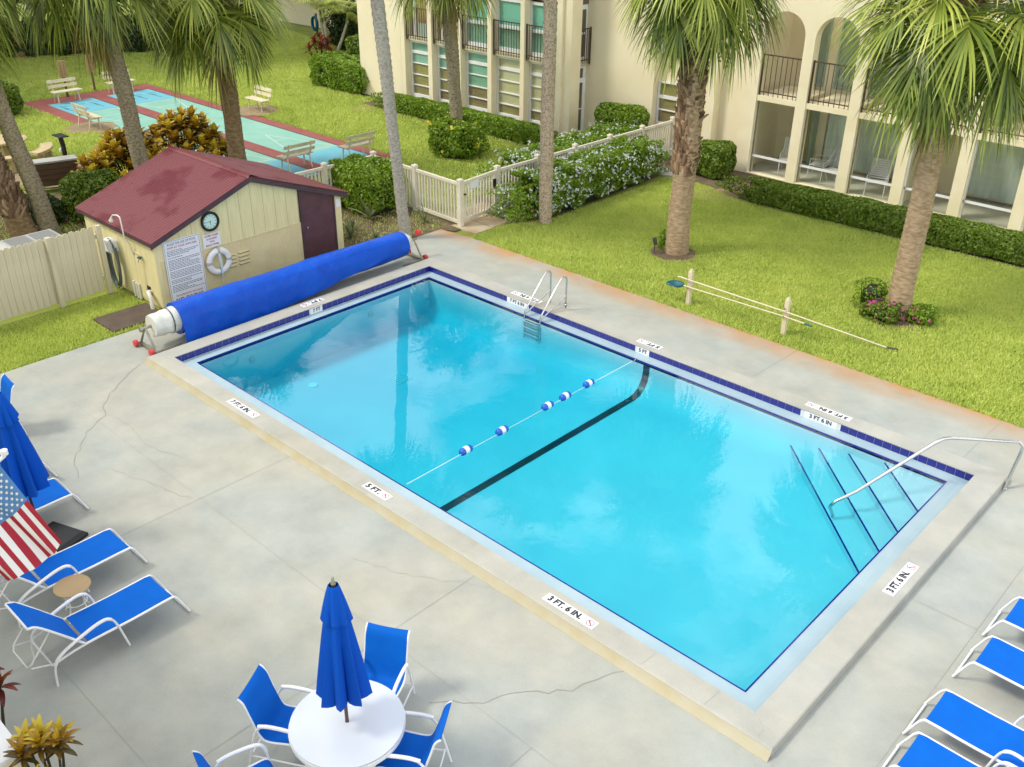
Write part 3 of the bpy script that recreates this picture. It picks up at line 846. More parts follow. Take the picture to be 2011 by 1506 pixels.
# grooved siding boards of the gable, one by one
y = SY0
while y < SY1-0.02:
    y2 = min(y+0.305, SY1)
    a, c = y+0.004, y2-0.004
    za, zc_ = roofz(a)-0.03, roofz(c)-0.03
    top = [(a,za),(c,zc_)] if not (a < SYM < c) else [(a,za),(SYM,RZ-0.03),(c,zc_)]
    if not (4.78 < (a+c)/2 < 5.88):
        pr_ = [(c,1.09),(a,1.09)] + top
        n = len(pr_); mb = MB()
        mb.add([(SX-0.034,yy,zz) for yy,zz in pr_]+[(SX+0.012,yy,zz) for yy,zz in pr_], [tuple(range(n))[::-1], tuple(range(n,2*n))]+[(i,(i+1)%n,n+(i+1)%n,n+i) for i in range(n)])
        mb.build('siding_board', 'shed_board', shed)
    y = y2
MB().box(SX-0.01,SX+0.02,SY0,4.80,1.07,1.095).build('siding_trim', 'shed_board', shed)
x = SB
while x < SX-0.02:                      # left side wall: boards from eave to ground
    x2 = min(x+0.31, SX)
    MB().box(x+0.004,x2-0.004,SY0-0.012,SY0+0.03,0.06,roofz(SY0)-0.03).build('siding_board', 'shed_board', shed)
    x = x2
for yy in (SY0+0.02,):
    MB().box(SX-0.02,SX+0.024,yy-0.03,yy+0.06,0,roofz(yy)-0.05).build('corner_board', 'shed_board', shed)
MB().box(SX-0.02,SX+0.024,5.86,6.04,0.0,1.55).build('corner_board', 'shed_board', shed)
# corrugated roof, one sheet per slope
def roof_sheet(sgn):
    mb = MB(); rows = []
    xa, xb = SB-0.14, SX+0.16
    n = int((xb-xa)/0.0165)
    yo = SY0-0.12 if sgn < 0 else SY1+0.14
    for i in range(n+1):
        x = xa+(xb-xa)*i/n
        h = 0.017*math.sin(2*math.pi*i/6.0)
        rows.append([(x, SYM+(yo-SYM)*t, RZ+(roofz(yo)-RZ)*t+h+0.02) for t in (0,0.33,0.66,1.0)][::(1 if sgn<0 else -1)])
    mb.grid(rows)
    mb.grid([[(p[0],p[1],p[2]-0.012) for p in r][::-1] for r in rows])
    return mb.build('roof_sheet', 'roof_red', shed, smooth=60)
roof_sheet(-1); roof_sheet(1)
rd = MB()
n = 46
rows = []
for i in range(n*2+1):
    x = SB-0.15+(SX+0.17-SB+0.15)*i/(n*2)
    s = 0.20+0.012*(i%2)
    rows.append([(x,SYM-0.075-0.02*(i%2),roofz(SYM-0.08)+0.012+0.03*(i%2)),(x,SYM-0.03,RZ+0.045),(x,SYM,RZ+0.052),(x,SYM+0.03,RZ+0.045),(x,SYM+s,roofz(SYM+s)+0.040)])
rd.grid(rows)
rd.build('ridge_cap', 'roof_red', shed, smooth=60)
for sgn in (-1, 1):                     # gable fascia boards and side fascia
    yo = SY0-0.11 if sgn < 0 else SY1+0.13
    for xf in (SX+0.12, SB-0.13):
        mb = MB()
        a = [(SYM,RZ+0.005),(yo,roofz(yo)+0.005),(yo,roofz(yo)-0.125),(SYM,RZ-0.125)]
        mb.add([(xf-0.014,yy,zz) for yy,zz in a]+[(xf+0.014,yy,zz) for yy,zz in a], [(0,1,2,3),(7,6,5,4)]+[(i,4+i,4+(i+1)%4,(i+1)%4) for i in range(4)])
        mb.build('fascia', 'fascia', shed)
    MB().box(SB-0.12,SX+0.11,min(yo,yo-sgn*0.03),max(yo,yo-sgn*0.03),roofz(yo)-0.085,roofz(yo)-0.002).build('fascia', 'fascia', shed)
# door
dr = MB().box(SX-0.02,SX+0.022,4.90,5.80,0.05,1.66)
dr.add([(SX-0.02,4.90,1.66),(SX+0.022,4.90,1.66),(SX+0.022,5.80,1.66),(SX-0.02,5.80,1.66),(SX-0.02,4.90,1.86),(SX+0.022,4.90,1.86),(SX+0.022,5.80,1.62),(SX-0.02,5.80,1.62)], [(0,1,5,4),(1,2,6,5),(4,5,6,7)])
dr = dr.build('door', 'door_maroon', shed)
o = MB().lathe([(0.012,0),(0.012,0.03),(0.028,0.04),(0.028,0.06),(0.0,0.065)], 12, close=False).build('door_knob', 'steel', dr, smooth=50, loc=(SX+0.022,4.98,0.92)); o.rotation_euler=(0,R_(90),0)
for a in ((4.85,4.90,0.0,1.88),(5.80,5.85,0.0,1.64)):
    MB().box(SX-0.02,SX+0.035,*a).build('door_frame', 'fascia', shed)
MB().box(SX-0.02,SX+0.12,4.82,5.9,0.0,0.05).build('door_step', 'concrete', shed)
tag(MB().box(0,0.006,-0.06,0.06,-0.1,0.1).build('notice', 'sign_white', None, loc=(SX+0.026,5.95,1.30)), 'small faded notice beside the maroon door', 'sign')
# block vent: two columns of four dark slots with sloped louvres
for (ya,yb) in ((2.80,3.04),(3.09,3.40)):
    MB().box(SX+0.001,SX+0.006,ya,yb,0.45,0.83).build('vent_panel', 'shed_stucco', shed)
    for k in range(4):
        z = 0.475+k*0.088
        MB().box(SX+0.004,SX+0.008,ya+0.015,yb-0.015,z+0.008,z+0.05).build('vent_slot', 'interior', shed)
        MB().hexa([(SX+0.006,ya+0.015,z+0.05),(SX+0.04,ya+0.015,z+0.035),(SX+0.04,yb-0.015,z+0.035),(SX+0.006,yb-0.015,z+0.05)],[(SX+0.006,ya+0.015,z+0.068),(SX+0.04,ya+0.015,z+0.05),(SX+0.04,yb-0.015,z+0.05),(SX+0.006,yb-0.015,z+0.068)]).build('vent_louvre', 'shed_stucco', shed)
# signs, clock, ring on the front wall
FX = SX+0.024
rs = thing('pool_rules_sign', 'tall white pool rules board ending in NO DIVING on pool house wall', 'sign', (FX,1.77,0.02))
mb = MB().box(0,0.012,-0.435,0.435,0,1.47)
mb.build('board', 'sign_white', rs)
fr_ = MB()
for (a,b_,c,d) in ((-0.415,0.415,0.02,0.026),(-0.415,0.415,1.444,1.45),(-0.415,-0.409,0.02,1.45),(0.409,0.415,0.02,1.45)):
    fr_.box(0.012,0.0145,a,b_,c,d)
fr_.build('border_line', 'ink_blue', rs)
RT = (R_(90),0,R_(90))
letter('RULES FOR USE OF POOL', 0.075, 'ink_blue', rs, (0.0145,0,1.385), RT, sx=0.80)
letter('SWIM AT YOUR OWN RISK', 0.072, 'ink_red', rs, (0.0145,0,1.305), RT, sx=0.80)
letter('THIS MAXIMUM DEPTH 7 FEET 6 INCHES', 0.05, 'ink_red', rs, (0.0145,0,0.215), RT, sx=0.72)
letter('NO DIVING', 0.135, 'ink_red', rs, (0.0145,0,0.105), RT, bold=0.003, sx=0.95)
fine = MB()                             # lines of print too small to read in the photograph
z = 1.235
while z > 0.27:
    a = -0.37; end = random.choice([0.36,0.3,0.34,0.1,-0.02,0.37])
    while a < end:
        wd = random.uniform(0.025,0.075)
        fine.box(0.012,0.0138,a,min(a+wd,0.375),z,z+0.012)
        a += wd+0.012
    z -= random.choice([0.034,0.034,0.034,0.055])
fine = fine.build('fine_print', 'ink_blue', rs); fine['kind'] = 'stuff'
cs = thing('towel_sign', 'small white COVER CHAIRS & LOUNGES WITH BEACH TOWEL sign under the clock', 'sign', (FX,2.485,1.10))
MB().box(0,0.01,-0.215,0.215,0,0.31).build('board', 'sign_white', cs)
for s, z, sz in (('COVER CHAIRS',0.262,0.058),('& LOUNGES',0.192,0.055),('WITH',0.122,0.052),('BEACH TOWEL',0.050,0.056)):
    letter(s, sz, 'ink_red', cs, (0.0125,0,z), RT, bold=0.001, sx=0.85)
ck = thing('wall_clock', 'round black-rimmed clock with pale green face on the gable', 'clock', (FX,2.50,1.68))
def onwall(mb, name, mat, par, smooth=40):
    o = mb.build(name, mat, par, smooth=smooth); o.rotation_euler = (0,R_(90),0); return o
onwall(MB().lathe([(0.165,0.0),(0.215,0.0),(0.225,0.02),(0.215,0.05),(0.185,0.055),(0.162,0.03)],32,close=False), 'rim', 'black', ck)
onwall(MB().lathe([(0.168,0.0),(0.168,0.022)],32), 'face', 'clock_face', ck)
tk = MB()
for k in range(12):
    a = k*math.pi/6
    c, s = math.cos(a), math.sin(a)
    q = [(-0.006,0.115),(0.006,0.115),(0.006,0.148),(-0.006,0.148)]
    tk.add([(0.0245, x*c+y*s, -x*s+y*c) for x,y in q], [(0,1,2,3)])
tk.build('hour_marks', 'ink_black', ck)
for nm, ang, ln, wd in (('hour_hand',R_(180-4),0.085,0.007),('minute_hand',R_(-95),0.125,0.005)):
    c, s = math.cos(ang), math.sin(ang)
    q = [(-wd,-0.02),(wd,-0.02),(wd*0.5,ln),(-wd*0.5,ln)]
    MB().add([(0.027, x*c+y*s, -x*s+y*c) for x,y in q], [(0,1,2,3)]).build(nm, 'ink_black', ck)
lr = thing('life_ring', 'white ring buoy with rope hanging on the pool house wall', 'life ring', (FX+0.06,2.56,0.76))
tor = MB(); rows = []
for i in range(33):
    a = 2*math.pi*i/32
    rows.append([(0.055*math.sin(2*math.pi*j/12), (0.245+0.07*math.cos(2*math.pi*j/12))*math.cos(a), (0.245+0.07*math.cos(2*math.pi*j/12))*math.sin(a)) for j in range(13)])
tor.grid(rows); tor.build('ring', 'white_paint', lr, smooth=60)
for a0 in (R_(0),R_(90),R_(180),R_(270)):
    mb = MB(); rows = []
    for i in range(5):
        a = a0+R_(-7+3.5*i)
        rows.append([(0.0575*math.sin(2*math.pi*j/12), (0.245+0.073*math.cos(2*math.pi*j/12))*math.cos(a), (0.245+0.073*math.cos(2*math.pi*j/12))*math.sin(a)) for j in range(13)])
    mb.grid(rows); mb.build('grip_band', 'grey_box', lr, smooth=60)
rpm = MB()
for k in range(4):
    off = 0.012*k-0.02
    rpm.tube([(0.05,off,0.20),(0.07,off+0.01,0.0),(0.06,off*0.6+0.01,-0.26),(0.05,0.012,-0.34)], 0.008, 6)
rpm.tube([(0.05,0.012,-0.33),(0.01,0.03,-0.55),(-0.02,0.02,-0.75)], 0.007, 6)
rpm.build('rope', 'rope', lr, smooth=60)
MB().box(-0.06,0.03,-0.02,0.02,0.17,0.2).build('hook', 'steel', lr)
# hose, shower and pipes on the left wall
WY = SY0-0.014
hz = thing('garden_hose', 'coiled dark green hose hanging from a white hanger on the shed side', 'hose', (-4.2,WY,0))
hm = MB()
for k in range(9):
    cxx = random.uniform(-0.03,0.03); w_ = 0.17+0.014*k+random.uniform(-0.02,0.02); h_ = 0.52+random.uniform(-0.06,0.06)
    pts = [(cxx+w_*math.sin(2*math.pi*i/20), -0.05-0.012*k, 0.66+h_*math.cos(2*math.pi*i/20)*(1 if math.cos(2*math.pi*i/20)>0 else 1.1)) for i in range(21)]
    hm.tube(pts, 0.012, 6)
hm.build('coil', 'hose', hz, smooth=60)
MB().cbox(-0.13,0.13,-0.2,0,0.92,1.22,0.05).build('hanger', 'white_paint', hz)
sh = thing('outdoor_shower', 'white bent shower pipe rising above the shed eave', 'shower', (-3.36,SY0-0.14,0))
MB().tube([(0.0,0.13,0.78),(0.0,0.13,1.0),(0.06,0.05,1.30),(0.02,-0.02,1.45),(0,-0.02,1.86),(-0.03,-0.02,1.91),(-0.10,-0.03,1.93),(-0.26,-0.05,1.90),(-0.32,-0.06,1.84)], 0.016, 8).build('pipe', 'pvc', sh, smooth=60)
o = MB().lathe([(0.015,0.0),(0.022,-0.03),(0.05,-0.10),(0.05,-0.115)],14).build('shower_head', 'pvc', sh, smooth=40, loc=(-0.32,-0.06,1.85)); o.rotation_euler=(0,R_(25),0)
fc = thing('wall_tap', 'small teal-handled tap on the shed side wall', 'tap', (-2.98,WY,0))
MB().tube([(-0.35,-0.02,1.12),(-0.05,-0.02,1.12),(0.0,-0.02,1.10),(0.0,-0.02,0.3)], 0.010, 6).build('pipe', 'shed_board', fc, smooth=60)
MB().tube([(0,-0.02,1.04),(0,-0.09,1.04),(0,-0.11,0.98)], 0.013, 8).build('spout', 'steel_dull', fc, smooth=60)
o = MB().lathe([(0.015,0),(0.05,0.0),(0.05,0.02),(0.015,0.02)],10).build('handle', 'teal', fc, loc=(0,-0.06,1.07))
pb = thing('drain_pipe', 'cream elbow pipe curving to the ground at the shed corner', 'pipe', (-2.72,SY0-0.1,0))
MB().tube([(-0.15,0.12,0.30),(-0.10,0.0,0.33),(0.0,-0.03,0.32),(0.06,-0.04,0.26),(0.10,-0.05,0.0)], 0.045, 10).build('elbow', 'pvc', pb, smooth=60)
MB().box(-0.26,-0.12,0.07,0.12,0.18,0.42).build('wall_box', 'black', pb)
for dxp in (-0.85,-0.72,-0.62):
    MB().tube([(dxp,0.06,0.0),(dxp,0.06,0.36)], 0.03, 8).build('stub_pipe', 'pvc', pb, smooth=60)

# ================================================================== POOL COVER REEL
rl = thing('pool_cover_reel', 'long blue pool cover rolled on a wheeled reel beside the pool house', 'pool cover', (-0.88,3.5,0))
rr = MB(); rows = []
nseg = 40
for i in range(nseg+1):
    y = -2.9+6.02*i/nseg
    row = []
    tt = i/nseg
    r0 = 0.335*(1-0.07*tt**3)
    for j in range(33):
        a = 2*math.pi*j/32
        r = r0*(1+0.022*math.sin(3*a+y*2)+0.016*math.sin(5*a-y*3.1)+0.012*math.sin(9*a+y*7)+0.010*math.sin(y*13+4*a))
        row.append((r*math.cos(a), y, 0.47+r*math.sin(a)*0.98))
    rows.append(row)
rr.grid(rows)
for i in (0, nseg): rr.add(rows[i][:-1], [tuple(range(32)) if i else tuple(range(32))[::-1]])
cv = rr.build('rolled_cover', 'cover_blue', rl, smooth=50)
# loose end of the sheet hanging to the deck on the pool side
fp = MB(); rows = []
for i in range(41):
    y = -2.92+5.4*i/40
    zb = 0.03+0.40*max(0,(i-14)/26)**1.2
    wv = 0.02*math.sin(y*4)+0.012*math.sin(y*11)
    row = []
    for k in range(7):
        z = 0.70+(zb-0.70)*k/6
        dz_ = max(-1,min(1,(z-0.47)/0.345))
        xr = 0.350*math.sqrt(1-dz_*dz_) if z > 0.47 else 0.350
        row.append((xr+0.006+(wv if z < 0.4 else 0), y, z))
    rows.append(row)
fp.grid(rows); fp.build('loose_flap', 'cover_blue', rl, smooth=70)
wh = MB(); rows = []
for i in range(9):
    y = -3.42+0.56*i/8
    rows.append([((0.262-0.006*(8-i)**1.3*0.4)*(1+0.05*math.sin(4*a+i))*math.cos(a), y, 0.47+(0.262-0.006*(8-i)**1.3*0.4)*(1+0.05*math.sin(3*a+i*2))*math.sin(a)) for a in [2*math.pi*j/24 for j in range(25)]])
wh.grid(rows)
for i in (0,8): wh.add(rows[i][:-1], [tuple(range(24)) if i else tuple(range(24))[::-1]])
wh.build('white_roll_end', 'foam_white', rl, smooth=50)
MB().lathe([(0.268,-0.012),(0.276,0),(0.268,0.012)],28,close=False).build('tie_strap','dark_grey',rl,smooth=50,loc=(0,-3.05,0.48)).rotation_euler=(R_(90),0,0)
MB().lathe([(0.22,-0.13),(0.23,0.0),(0.15,0.13)],20).build('white_roll_end','foam_white',rl,smooth=50,loc=(0,3.22,0.48)).rotation_euler=(R_(-90),0,0)
MB().tube([(0,-3.62,0.48),(0,3.6,0.48)],0.03,10).build('axle','steel_dull',rl,smooth=50)
for s, ye in ((-1,-3.55),(1,3.5)):
    MB().tube([(-0.30,ye,0.06),(0,ye,0.50),(0.30,ye,0.06)],0.024,8).build('stand_leg','steel_dull',rl,smooth=40)
    MB().box(-0.34,0.36,ye-0.03,ye+0.03,0.03,0.075).build('stand_foot','steel_dull',rl)
    MB().box(0.30,0.35,min(ye,ye-s*0.62),max(ye,ye-s*0.62),0.035,0.07).build('stand_foot','steel_dull',rl)
    for xw in (-0.32,0.30):
        o = MB().lathe([(0.025,-0.04),(0.068,-0.036),(0.072,0),(0.068,0.036),(0.025,0.04)],16).build('wheel','red_plastic',rl,smooth=40,loc=(xw,ye+s*0.10,0.072)); o.rotation_euler=(R_(90),0,0)
o = MB().lathe([(0.03,-0.05),(0.07,-0.04),(0.07,0.04),(0.03,0.05)],14).build('brake_knob','red_plastic',rl,smooth=40,loc=(0.0,3.66,0.62)); o.rotation_euler=(R_(90),0,0)
o = MB().lathe([(0.02,-0.03),(0.06,-0.02),(0.06,0.02),(0.02,0.03)],14).build('crank_hub','steel_dull',rl,smooth=40,loc=(0.0,-3.64,0.48)); o.rotation_euler=(R_(90),0,0)

# ================================================================== FENCES
def picket_run(t, a, b, h=1.2, posts=(True,True), zoff=0.07, step=0.118, nmid=0):
    """white pickets between a and b (x,y) under thing t at the origin"""
    a = Vector((*a,0)); b = Vector((*b,0)); L = (b-a).length; d = (b-a)/L
    rz = math.atan2(d.y, d.x)
    pk = MB().box(-0.019,0.019,-0.019,0.019,zoff+0.04,h-0.07).mesh('picket','fence_white')
    n = max(2, int(L/step))
    for k in range(1, n):
        p = a+d*(L*k/n)
        inst('picket', pk, t, (p.x,p.y,0), (0,0,rz))
    for z0,z1,wd in ((h-0.085,h,0.032),(zoff,zoff+0.09,0.025)):
        MB().cbox(0,L,-wd,wd,z0,z1,0.008).build('rail','fence_white',t,loc=(a.x,a.y,0),rotz=rz)
    pm = MB().box(-0.062,0.062,-0.062,0.062,0,h+0.06)
    pm.hexa([(-0.075,-0.075,h+0.06),(0.075,-0.075,h+0.06),(0.075,0.075,h+0.06),(-0.075,0.075,h+0.06)],[(-0.06,-0.06,h+0.10),(0.06,-0.06,h+0.10),(0.06,0.06,h+0.10),(-0.06,0.06,h+0.10)])
    pm = pm.mesh('post','fence_white')
    ps = []
    if posts[0]: ps.append(0)
    if posts[1]: ps.append(L)
    ps += [L*(k+1)/(nmid+1) for k in range(nmid)]
    for s in ps:
        p = a+d*s
        inst('post', pm, t, (p.x,p.y,0), (0,0,rz))
f1 = thing('picket_fence', 'white picket fence run between the gate post and the court corner', 'fence')
picket_run(f1, (-1.72,9.42), (-5.42,9.55), nmid=1)
f2 = thing('picket_fence', 'white picket fence run from the court corner towards the pool house back', 'fence')
picket_run(f2, (-5.42,9.49), (-5.50,6.2), posts=(False,True), nmid=1)
f3 = thing('picket_fence', 'long white picket fence run through the flowering hedge to the building', 'fence')
picket_run(f3, (-1.92,11.02), (-1.80,19.2), nmid=4)
gt = thing('picket_gate', 'white picket gate with black latch and small notice', 'gate')
picket_run(gt, (-1.76,9.55), (-1.90,10.93), posts=(False,False), zoff=0.09)
for p in ((-1.765,9.55),(-1.895,10.92)):
    MB().box(p[0]-0.03,p[0]+0.03,p[1]-0.035,p[1]+0.035,0.09,1.195).build('gate_stile','fence_white',gt)
MB().box(-1.735,-1.70,9.46,9.62,0.83,0.87).build('hinge','black',gt)
MB().box(-1.735,-1.70,9.46,9.49,0.76,0.94).build('hinge','black',gt)
MB().box(-1.86,-1.80,10.80,10.87,0.72,0.98).build('latch','black',gt)
MB().box(-1.78,-1.77,9.84,10.16,0.93,1.12).build('notice','sign_white',gt)
# beige board fence left of the pool house
bf = thing('board_fence', 'beige vertical board fence with dog-eared tops joining the pool house', 'fence')
bd = MB()
pr_ = [(-0.066,0.06),(0.066,0.06),(0.066,1.50),(0.035,1.54),(-0.035,1.54),(-0.066,1.50)]
bd.add([(-0.011,y,z) for y,z in pr_]+[(0.011,y,z) for y,z in pr_], [tuple(range(6))[::-1],tuple(range(6,12))]+[(i,(i+1)%6,6+(i+1)%6,6+i) for i in range(6)])
bd = bd.mesh('board','fence_beige')
for k in range(40):
    inst('board', bd, bf, (-4.24+random.uniform(-0.003,0.003), 0.66-0.137*k, random.uniform(-0.012,0.012)))
for y in (0.80,-0.30,-2.35,-4.4):
    MB().box(-4.20,-4.10,y-0.05,y+0.05,0,1.58).build('post','fence_beige',bf)
for z in (0.3,1.25):
    MB().box(-4.30,-4.255,-4.7,0.85,z,z+0.09).build('rail','fence_beige',bf)
# equipment box behind it
eb = thing('pool_heater', 'grey boxy pool heater with grille top behind the beige fence', 'heater', (-6.05,0.15,0))
MB().box(-0.55,0.5,-0.75,0.62,0,0.82).build('cabinet','grey_box',eb)
MB().hexa([(-0.58,-0.78,0.82),(0.53,-0.78,0.82),(0.53,0.65,0.82),(-0.58,0.65,0.82)],[(-0.45,-0.65,0.95),(0.40,-0.65,0.95),(0.40,0.52,0.95),(-0.45,0.52,0.95)]).build('lid','grey_box',eb)
for y0 in (-0.58,-0.02):
    MB().box(-0.38,0.33,y0,y0+0.48,0.951,0.962).build('grille','grille',eb)
tag(MB().tube([(-7.6,2.1,0),(-7.6,2.1,0.3)],0.03,8).build('pipe_stub','pvc'), 'short white pipe stub on the shaded ground behind the shed', 'pipe')

# ================================================================== BUILDINGS
BH = 7.5                               # eaves
def railing(parent, p0, p1, z0, z1, step=0.125):
    a = Vector((*p0,0)); b = Vector((*p1,0)); L = (b-a).length; d = (b-a)/L; rz = math.atan2(d.y,d.x)
    r = MB().box(0,L,-0.02,0.02,z1-0.035,z1).build('railing','rail_dark',parent,loc=(a.x,a.y,0),rotz=rz)
    MB().box(0,L,-0.016,0.016,z0+0.05,z0+0.08).build('bottom_rail','rail_dark',r)
    bm_ = MB().box(-0.009,0.009,-0.009,0.009,z0-0.06,z1-0.03).mesh('baluster','rail_dark')
    n = int(L/step)
    for k in range(n+1):
        inst('baluster', bm_, r, (L*k/n,0,0))
    for s in (0.03,L-0.03):
        MB().box(s-0.018,s+0.018,-0.018,0.018,z0-0.10,z1+0.02).build('rail_post','rail_dark',r)
    return r
def window_bay(parent, x0, x1, y, zs, mats, fw=0.07, top_fw=0.10):
    """framed window facing -y; zs = pane boundaries from the bottom up; blinds/shades behind glass"""
    f = MB()
    f.box(x0,x0+fw,y-0.04,y+0.04,zs[0]-0.10,zs[-1]+top_fw)
    f.box(x1-fw,x1,y-0.04,y+0.04,zs[0]-0.10,zs[-1]+top_fw)
    f.box(x0+fw,x1-fw,y-0.04,y+0.04,zs[-1],zs[-1]+top_fw)
    f.box(x0+fw,x1-fw,y-0.06,y+0.04,zs[0]-0.14,zs[0])
    fo = f.build('window_frame','white_paint',parent)
    for i,(a,b) in enumerate(zip(zs[:-1],zs[1:])):
        th = 0.045 if i < len(zs)-2 else 0.05
        if i < len(zs)-2:
            hh = 0.018 if i != len(zs)-3 else 0.055
            MB().box(x0+fw,x1-fw,y-0.03,y+0.03,b-hh,b+hh).build('mullion','white_paint',fo)
        MB().box(x0+fw,x1-fw,y+0.012,y+0.016,a,b).build('pane','window_glass',fo)
        m = mats[i] if i < len(mats) else mats[-1]
        MB().box(x0+fw,x1-fw,y+0.022,y+0.034,a,b).build('shade',m,fo)
    return fo
# ---- west wing with pilasters
YF = 18.1
lb = thing('apartment_wing', 'cream apartment wing with slim pilasters and white framed window bays', 'building')
YB = YF+0.27
w = MB()
w.box(-16.55,-13.98,YF+0.0,YF+9,0,BH)                      # blank end
w.build('end_wall','stucco',lb)
MB().box(-13.98,-5.64,YB+0.15,YF+9,0,BH).build('inner_block','interior',lb)
pils = [(-13.97,-13.74),(-12.41,-12.19),(-10.84,-10.62),(-9.23,-9.03),(-7.63,-7.44)]
for (a,b) in pils:
    MB().box(a,b,YF,YB+0.14,0,BH-0.6).build('pilaster','stucco_trim',lb)
MB().box(-5.96,-5.74,YF,YB+0.10,0,BH-0.6).build('pilaster','stucco_trim',lb)
MB().box(-5.56,-5.36,YF+0.06,YB+0.30,0,BH-0.6).build('pilaster','stucco_trim',lb)
MB().box(-5.74,-5.56,YF+0.10,YB+0.30,0,BH-0.6).build('corner_pier','stucco',lb)
MB().box(-13.98,-5.36,YF+0.1,YF+9,BH-0.6,BH).build('cornice_wall','stucco',lb)
edges = [-13.74]+[v for p in pils[1:] for v in p]+[-5.96]
bays = [(edges[i],edges[i+1]) for i in range(0,len(edges),2)]
sets = [['shade_brown','shade_brown','shade_brown','shade_green','shade_green','shade_brown'],
        ['shade_brown','shade_brown','shade_brown','shade_green','shade_green','shade_brown'],
        ['shade_brown','shade_brown','shade_green','shade_green','shade_green','shade_brown'],
        ['shade_brown','shade_tan','shade_tan','shade_tan','shade_tan','shade_brown'],
        ['shade_brown','shade_tan','shade_tan','shade_tan','shade_tan','shade_brown'],
        ['shade_brown','shade_tan','shade_tan','shade_tan','shade_tan','shade_brown']]
for i,(a,b) in enumerate(bays):
    MB().box(a,b,YB+0.02,YB+0.14,0,0.24).build('plinth','stucco',lb)
    window_bay(lb, a+0.005, b-0.005, YB+0.06, [0.42,0.76,1.17,1.60,2.02,2.36], sets[i])
    MB().box(a,b,YB-0.10,YB+0.14,2.46,2.60).build('floor_band','stucco_trim',lb)
    railing(lb, (a+0.01,YF+0.10), (b-0.01,YF+0.10), 2.58, 3.68)
    if i >= 2:
        window_bay(lb, a+0.005, b-0.005, YB+0.06, [2.75,3.45,4.30], ['shade_green','blind_green'])
    else:
        MB().box(a,b,YB+0.12,YB+0.14,2.6,4.7).build('balcony_back','shade_brown',lb)
        fo = MB().box(a+0.2,a+0.32,YB+0.06,YB+0.10,2.62,4.6).build('door_frame','white_paint',lb)
        MB().box(a+0.45,b-0.1,YB+0.07,YB+0.10,2.62,3.1).build('door_panel','interior_green',lb)
    MB().box(a,b,YB-0.05,YB+0.14,4.5,4.75).build('floor_band','stucco_trim',lb)
    window_bay(lb, a+0.005, b-0.005, YB+0.06, [5.0,5.7,6.6], ['shade_green','blind_green'])
# east return of the wing with a glazed door and a balcony above
XE = -5.66
dr_ = MB().box(XE-0.02,XE+0.03,18.72,19.30,0.05,0.12)
MB().box(XE-0.06,XE-0.02,18.66,19.32,0,BH-0.6).build('return_wall','interior',lb)
fr2 = MB()
for (ya,yb,za,zb) in ((18.68,18.75,0.05,2.42),(19.16,19.30,0.05,2.42),(18.75,19.16,1.86,2.02),(18.75,19.16,2.34,2.42),(18.75,19.16,0.05,0.18),(18.75,19.16,0.95,0.98)):
    fr2.box(XE-0.01,XE+0.04,ya,yb,za,zb)
fr2 = fr2.build('glazed_door','white_paint',lb)
MB().box(XE+0.005,XE+0.01,18.75,19.16,0.18,2.34).build('pane','window_glass',fr2)
MB().box(XE-0.018,XE-0.012,18.75,19.16,0.18,2.34).build('shade','shade_tan',fr2)
fr3 = MB()
for (ya,yb,za,zb) in ((18.68,18.74,2.62,4.4),(19.22,19.30,2.62,4.4),(18.74,19.22,4.25,4.4),(18.74,19.22,3.45,3.52),(18.74,19.22,2.62,2.72)):
    fr3.box(XE-0.01,XE+0.03,ya,yb,za,zb)
fr3 = fr3.build('window_frame','white_paint',lb)
MB().box(XE-0.018,XE-0.012,18.74,19.22,3.52,4.25).build('shade','blind_green',fr3)
MB().box(XE-0.018,XE-0.012,18.74,19.22,2.72,3.45).build('shade','shade_green',fr3)
MB().box(XE+0.005,XE+0.01,18.74,19.22,2.72,4.25).build('pane','window_glass',fr3)
MB().box(XE-0.03,XE+0.12,18.70,19.32,2.46,2.60).build('floor_band','stucco_trim',lb)
railing(lb, (XE+0.22,18.55), (XE+0.22,19.28), 2.58, 3.68, 0.10)
# blinds: slats of the green venetian blinds above the balconies
# ---- middle block: blank wall with pilasters and one window
mbk = thing('blank_wall_block', 'plain cream stucco building block with one narrow three-pane window', 'building')
YM = 19.3
MB().box(-5.62,-2.74,YM,YM+8,0,BH).build('wall','stucco',mbk)
MB().box(-2.74,0.70,YM+0.36,YM+8,0,BH).build('recessed_wall','stucco',mbk)
for (a,b) in ((-1.78,-1.48),(-0.68,-0.38)):
    MB().box(a,b,YM,YM+0.36,0,BH).build('pilaster','stucco_trim',mbk)
window_bay(mbk, -2.72, -1.80, YM+0.30, [0.95,1.36,1.78,2.22], ['shade_brown','shade_brown','shade_brown'], fw=0.05, top_fw=0.05)
window_bay(mbk, -2.72, -1.80, YM+0.30, [3.3,3.8,4.4], ['shade_green','blind_green'], fw=0.05, top_fw=0.05)
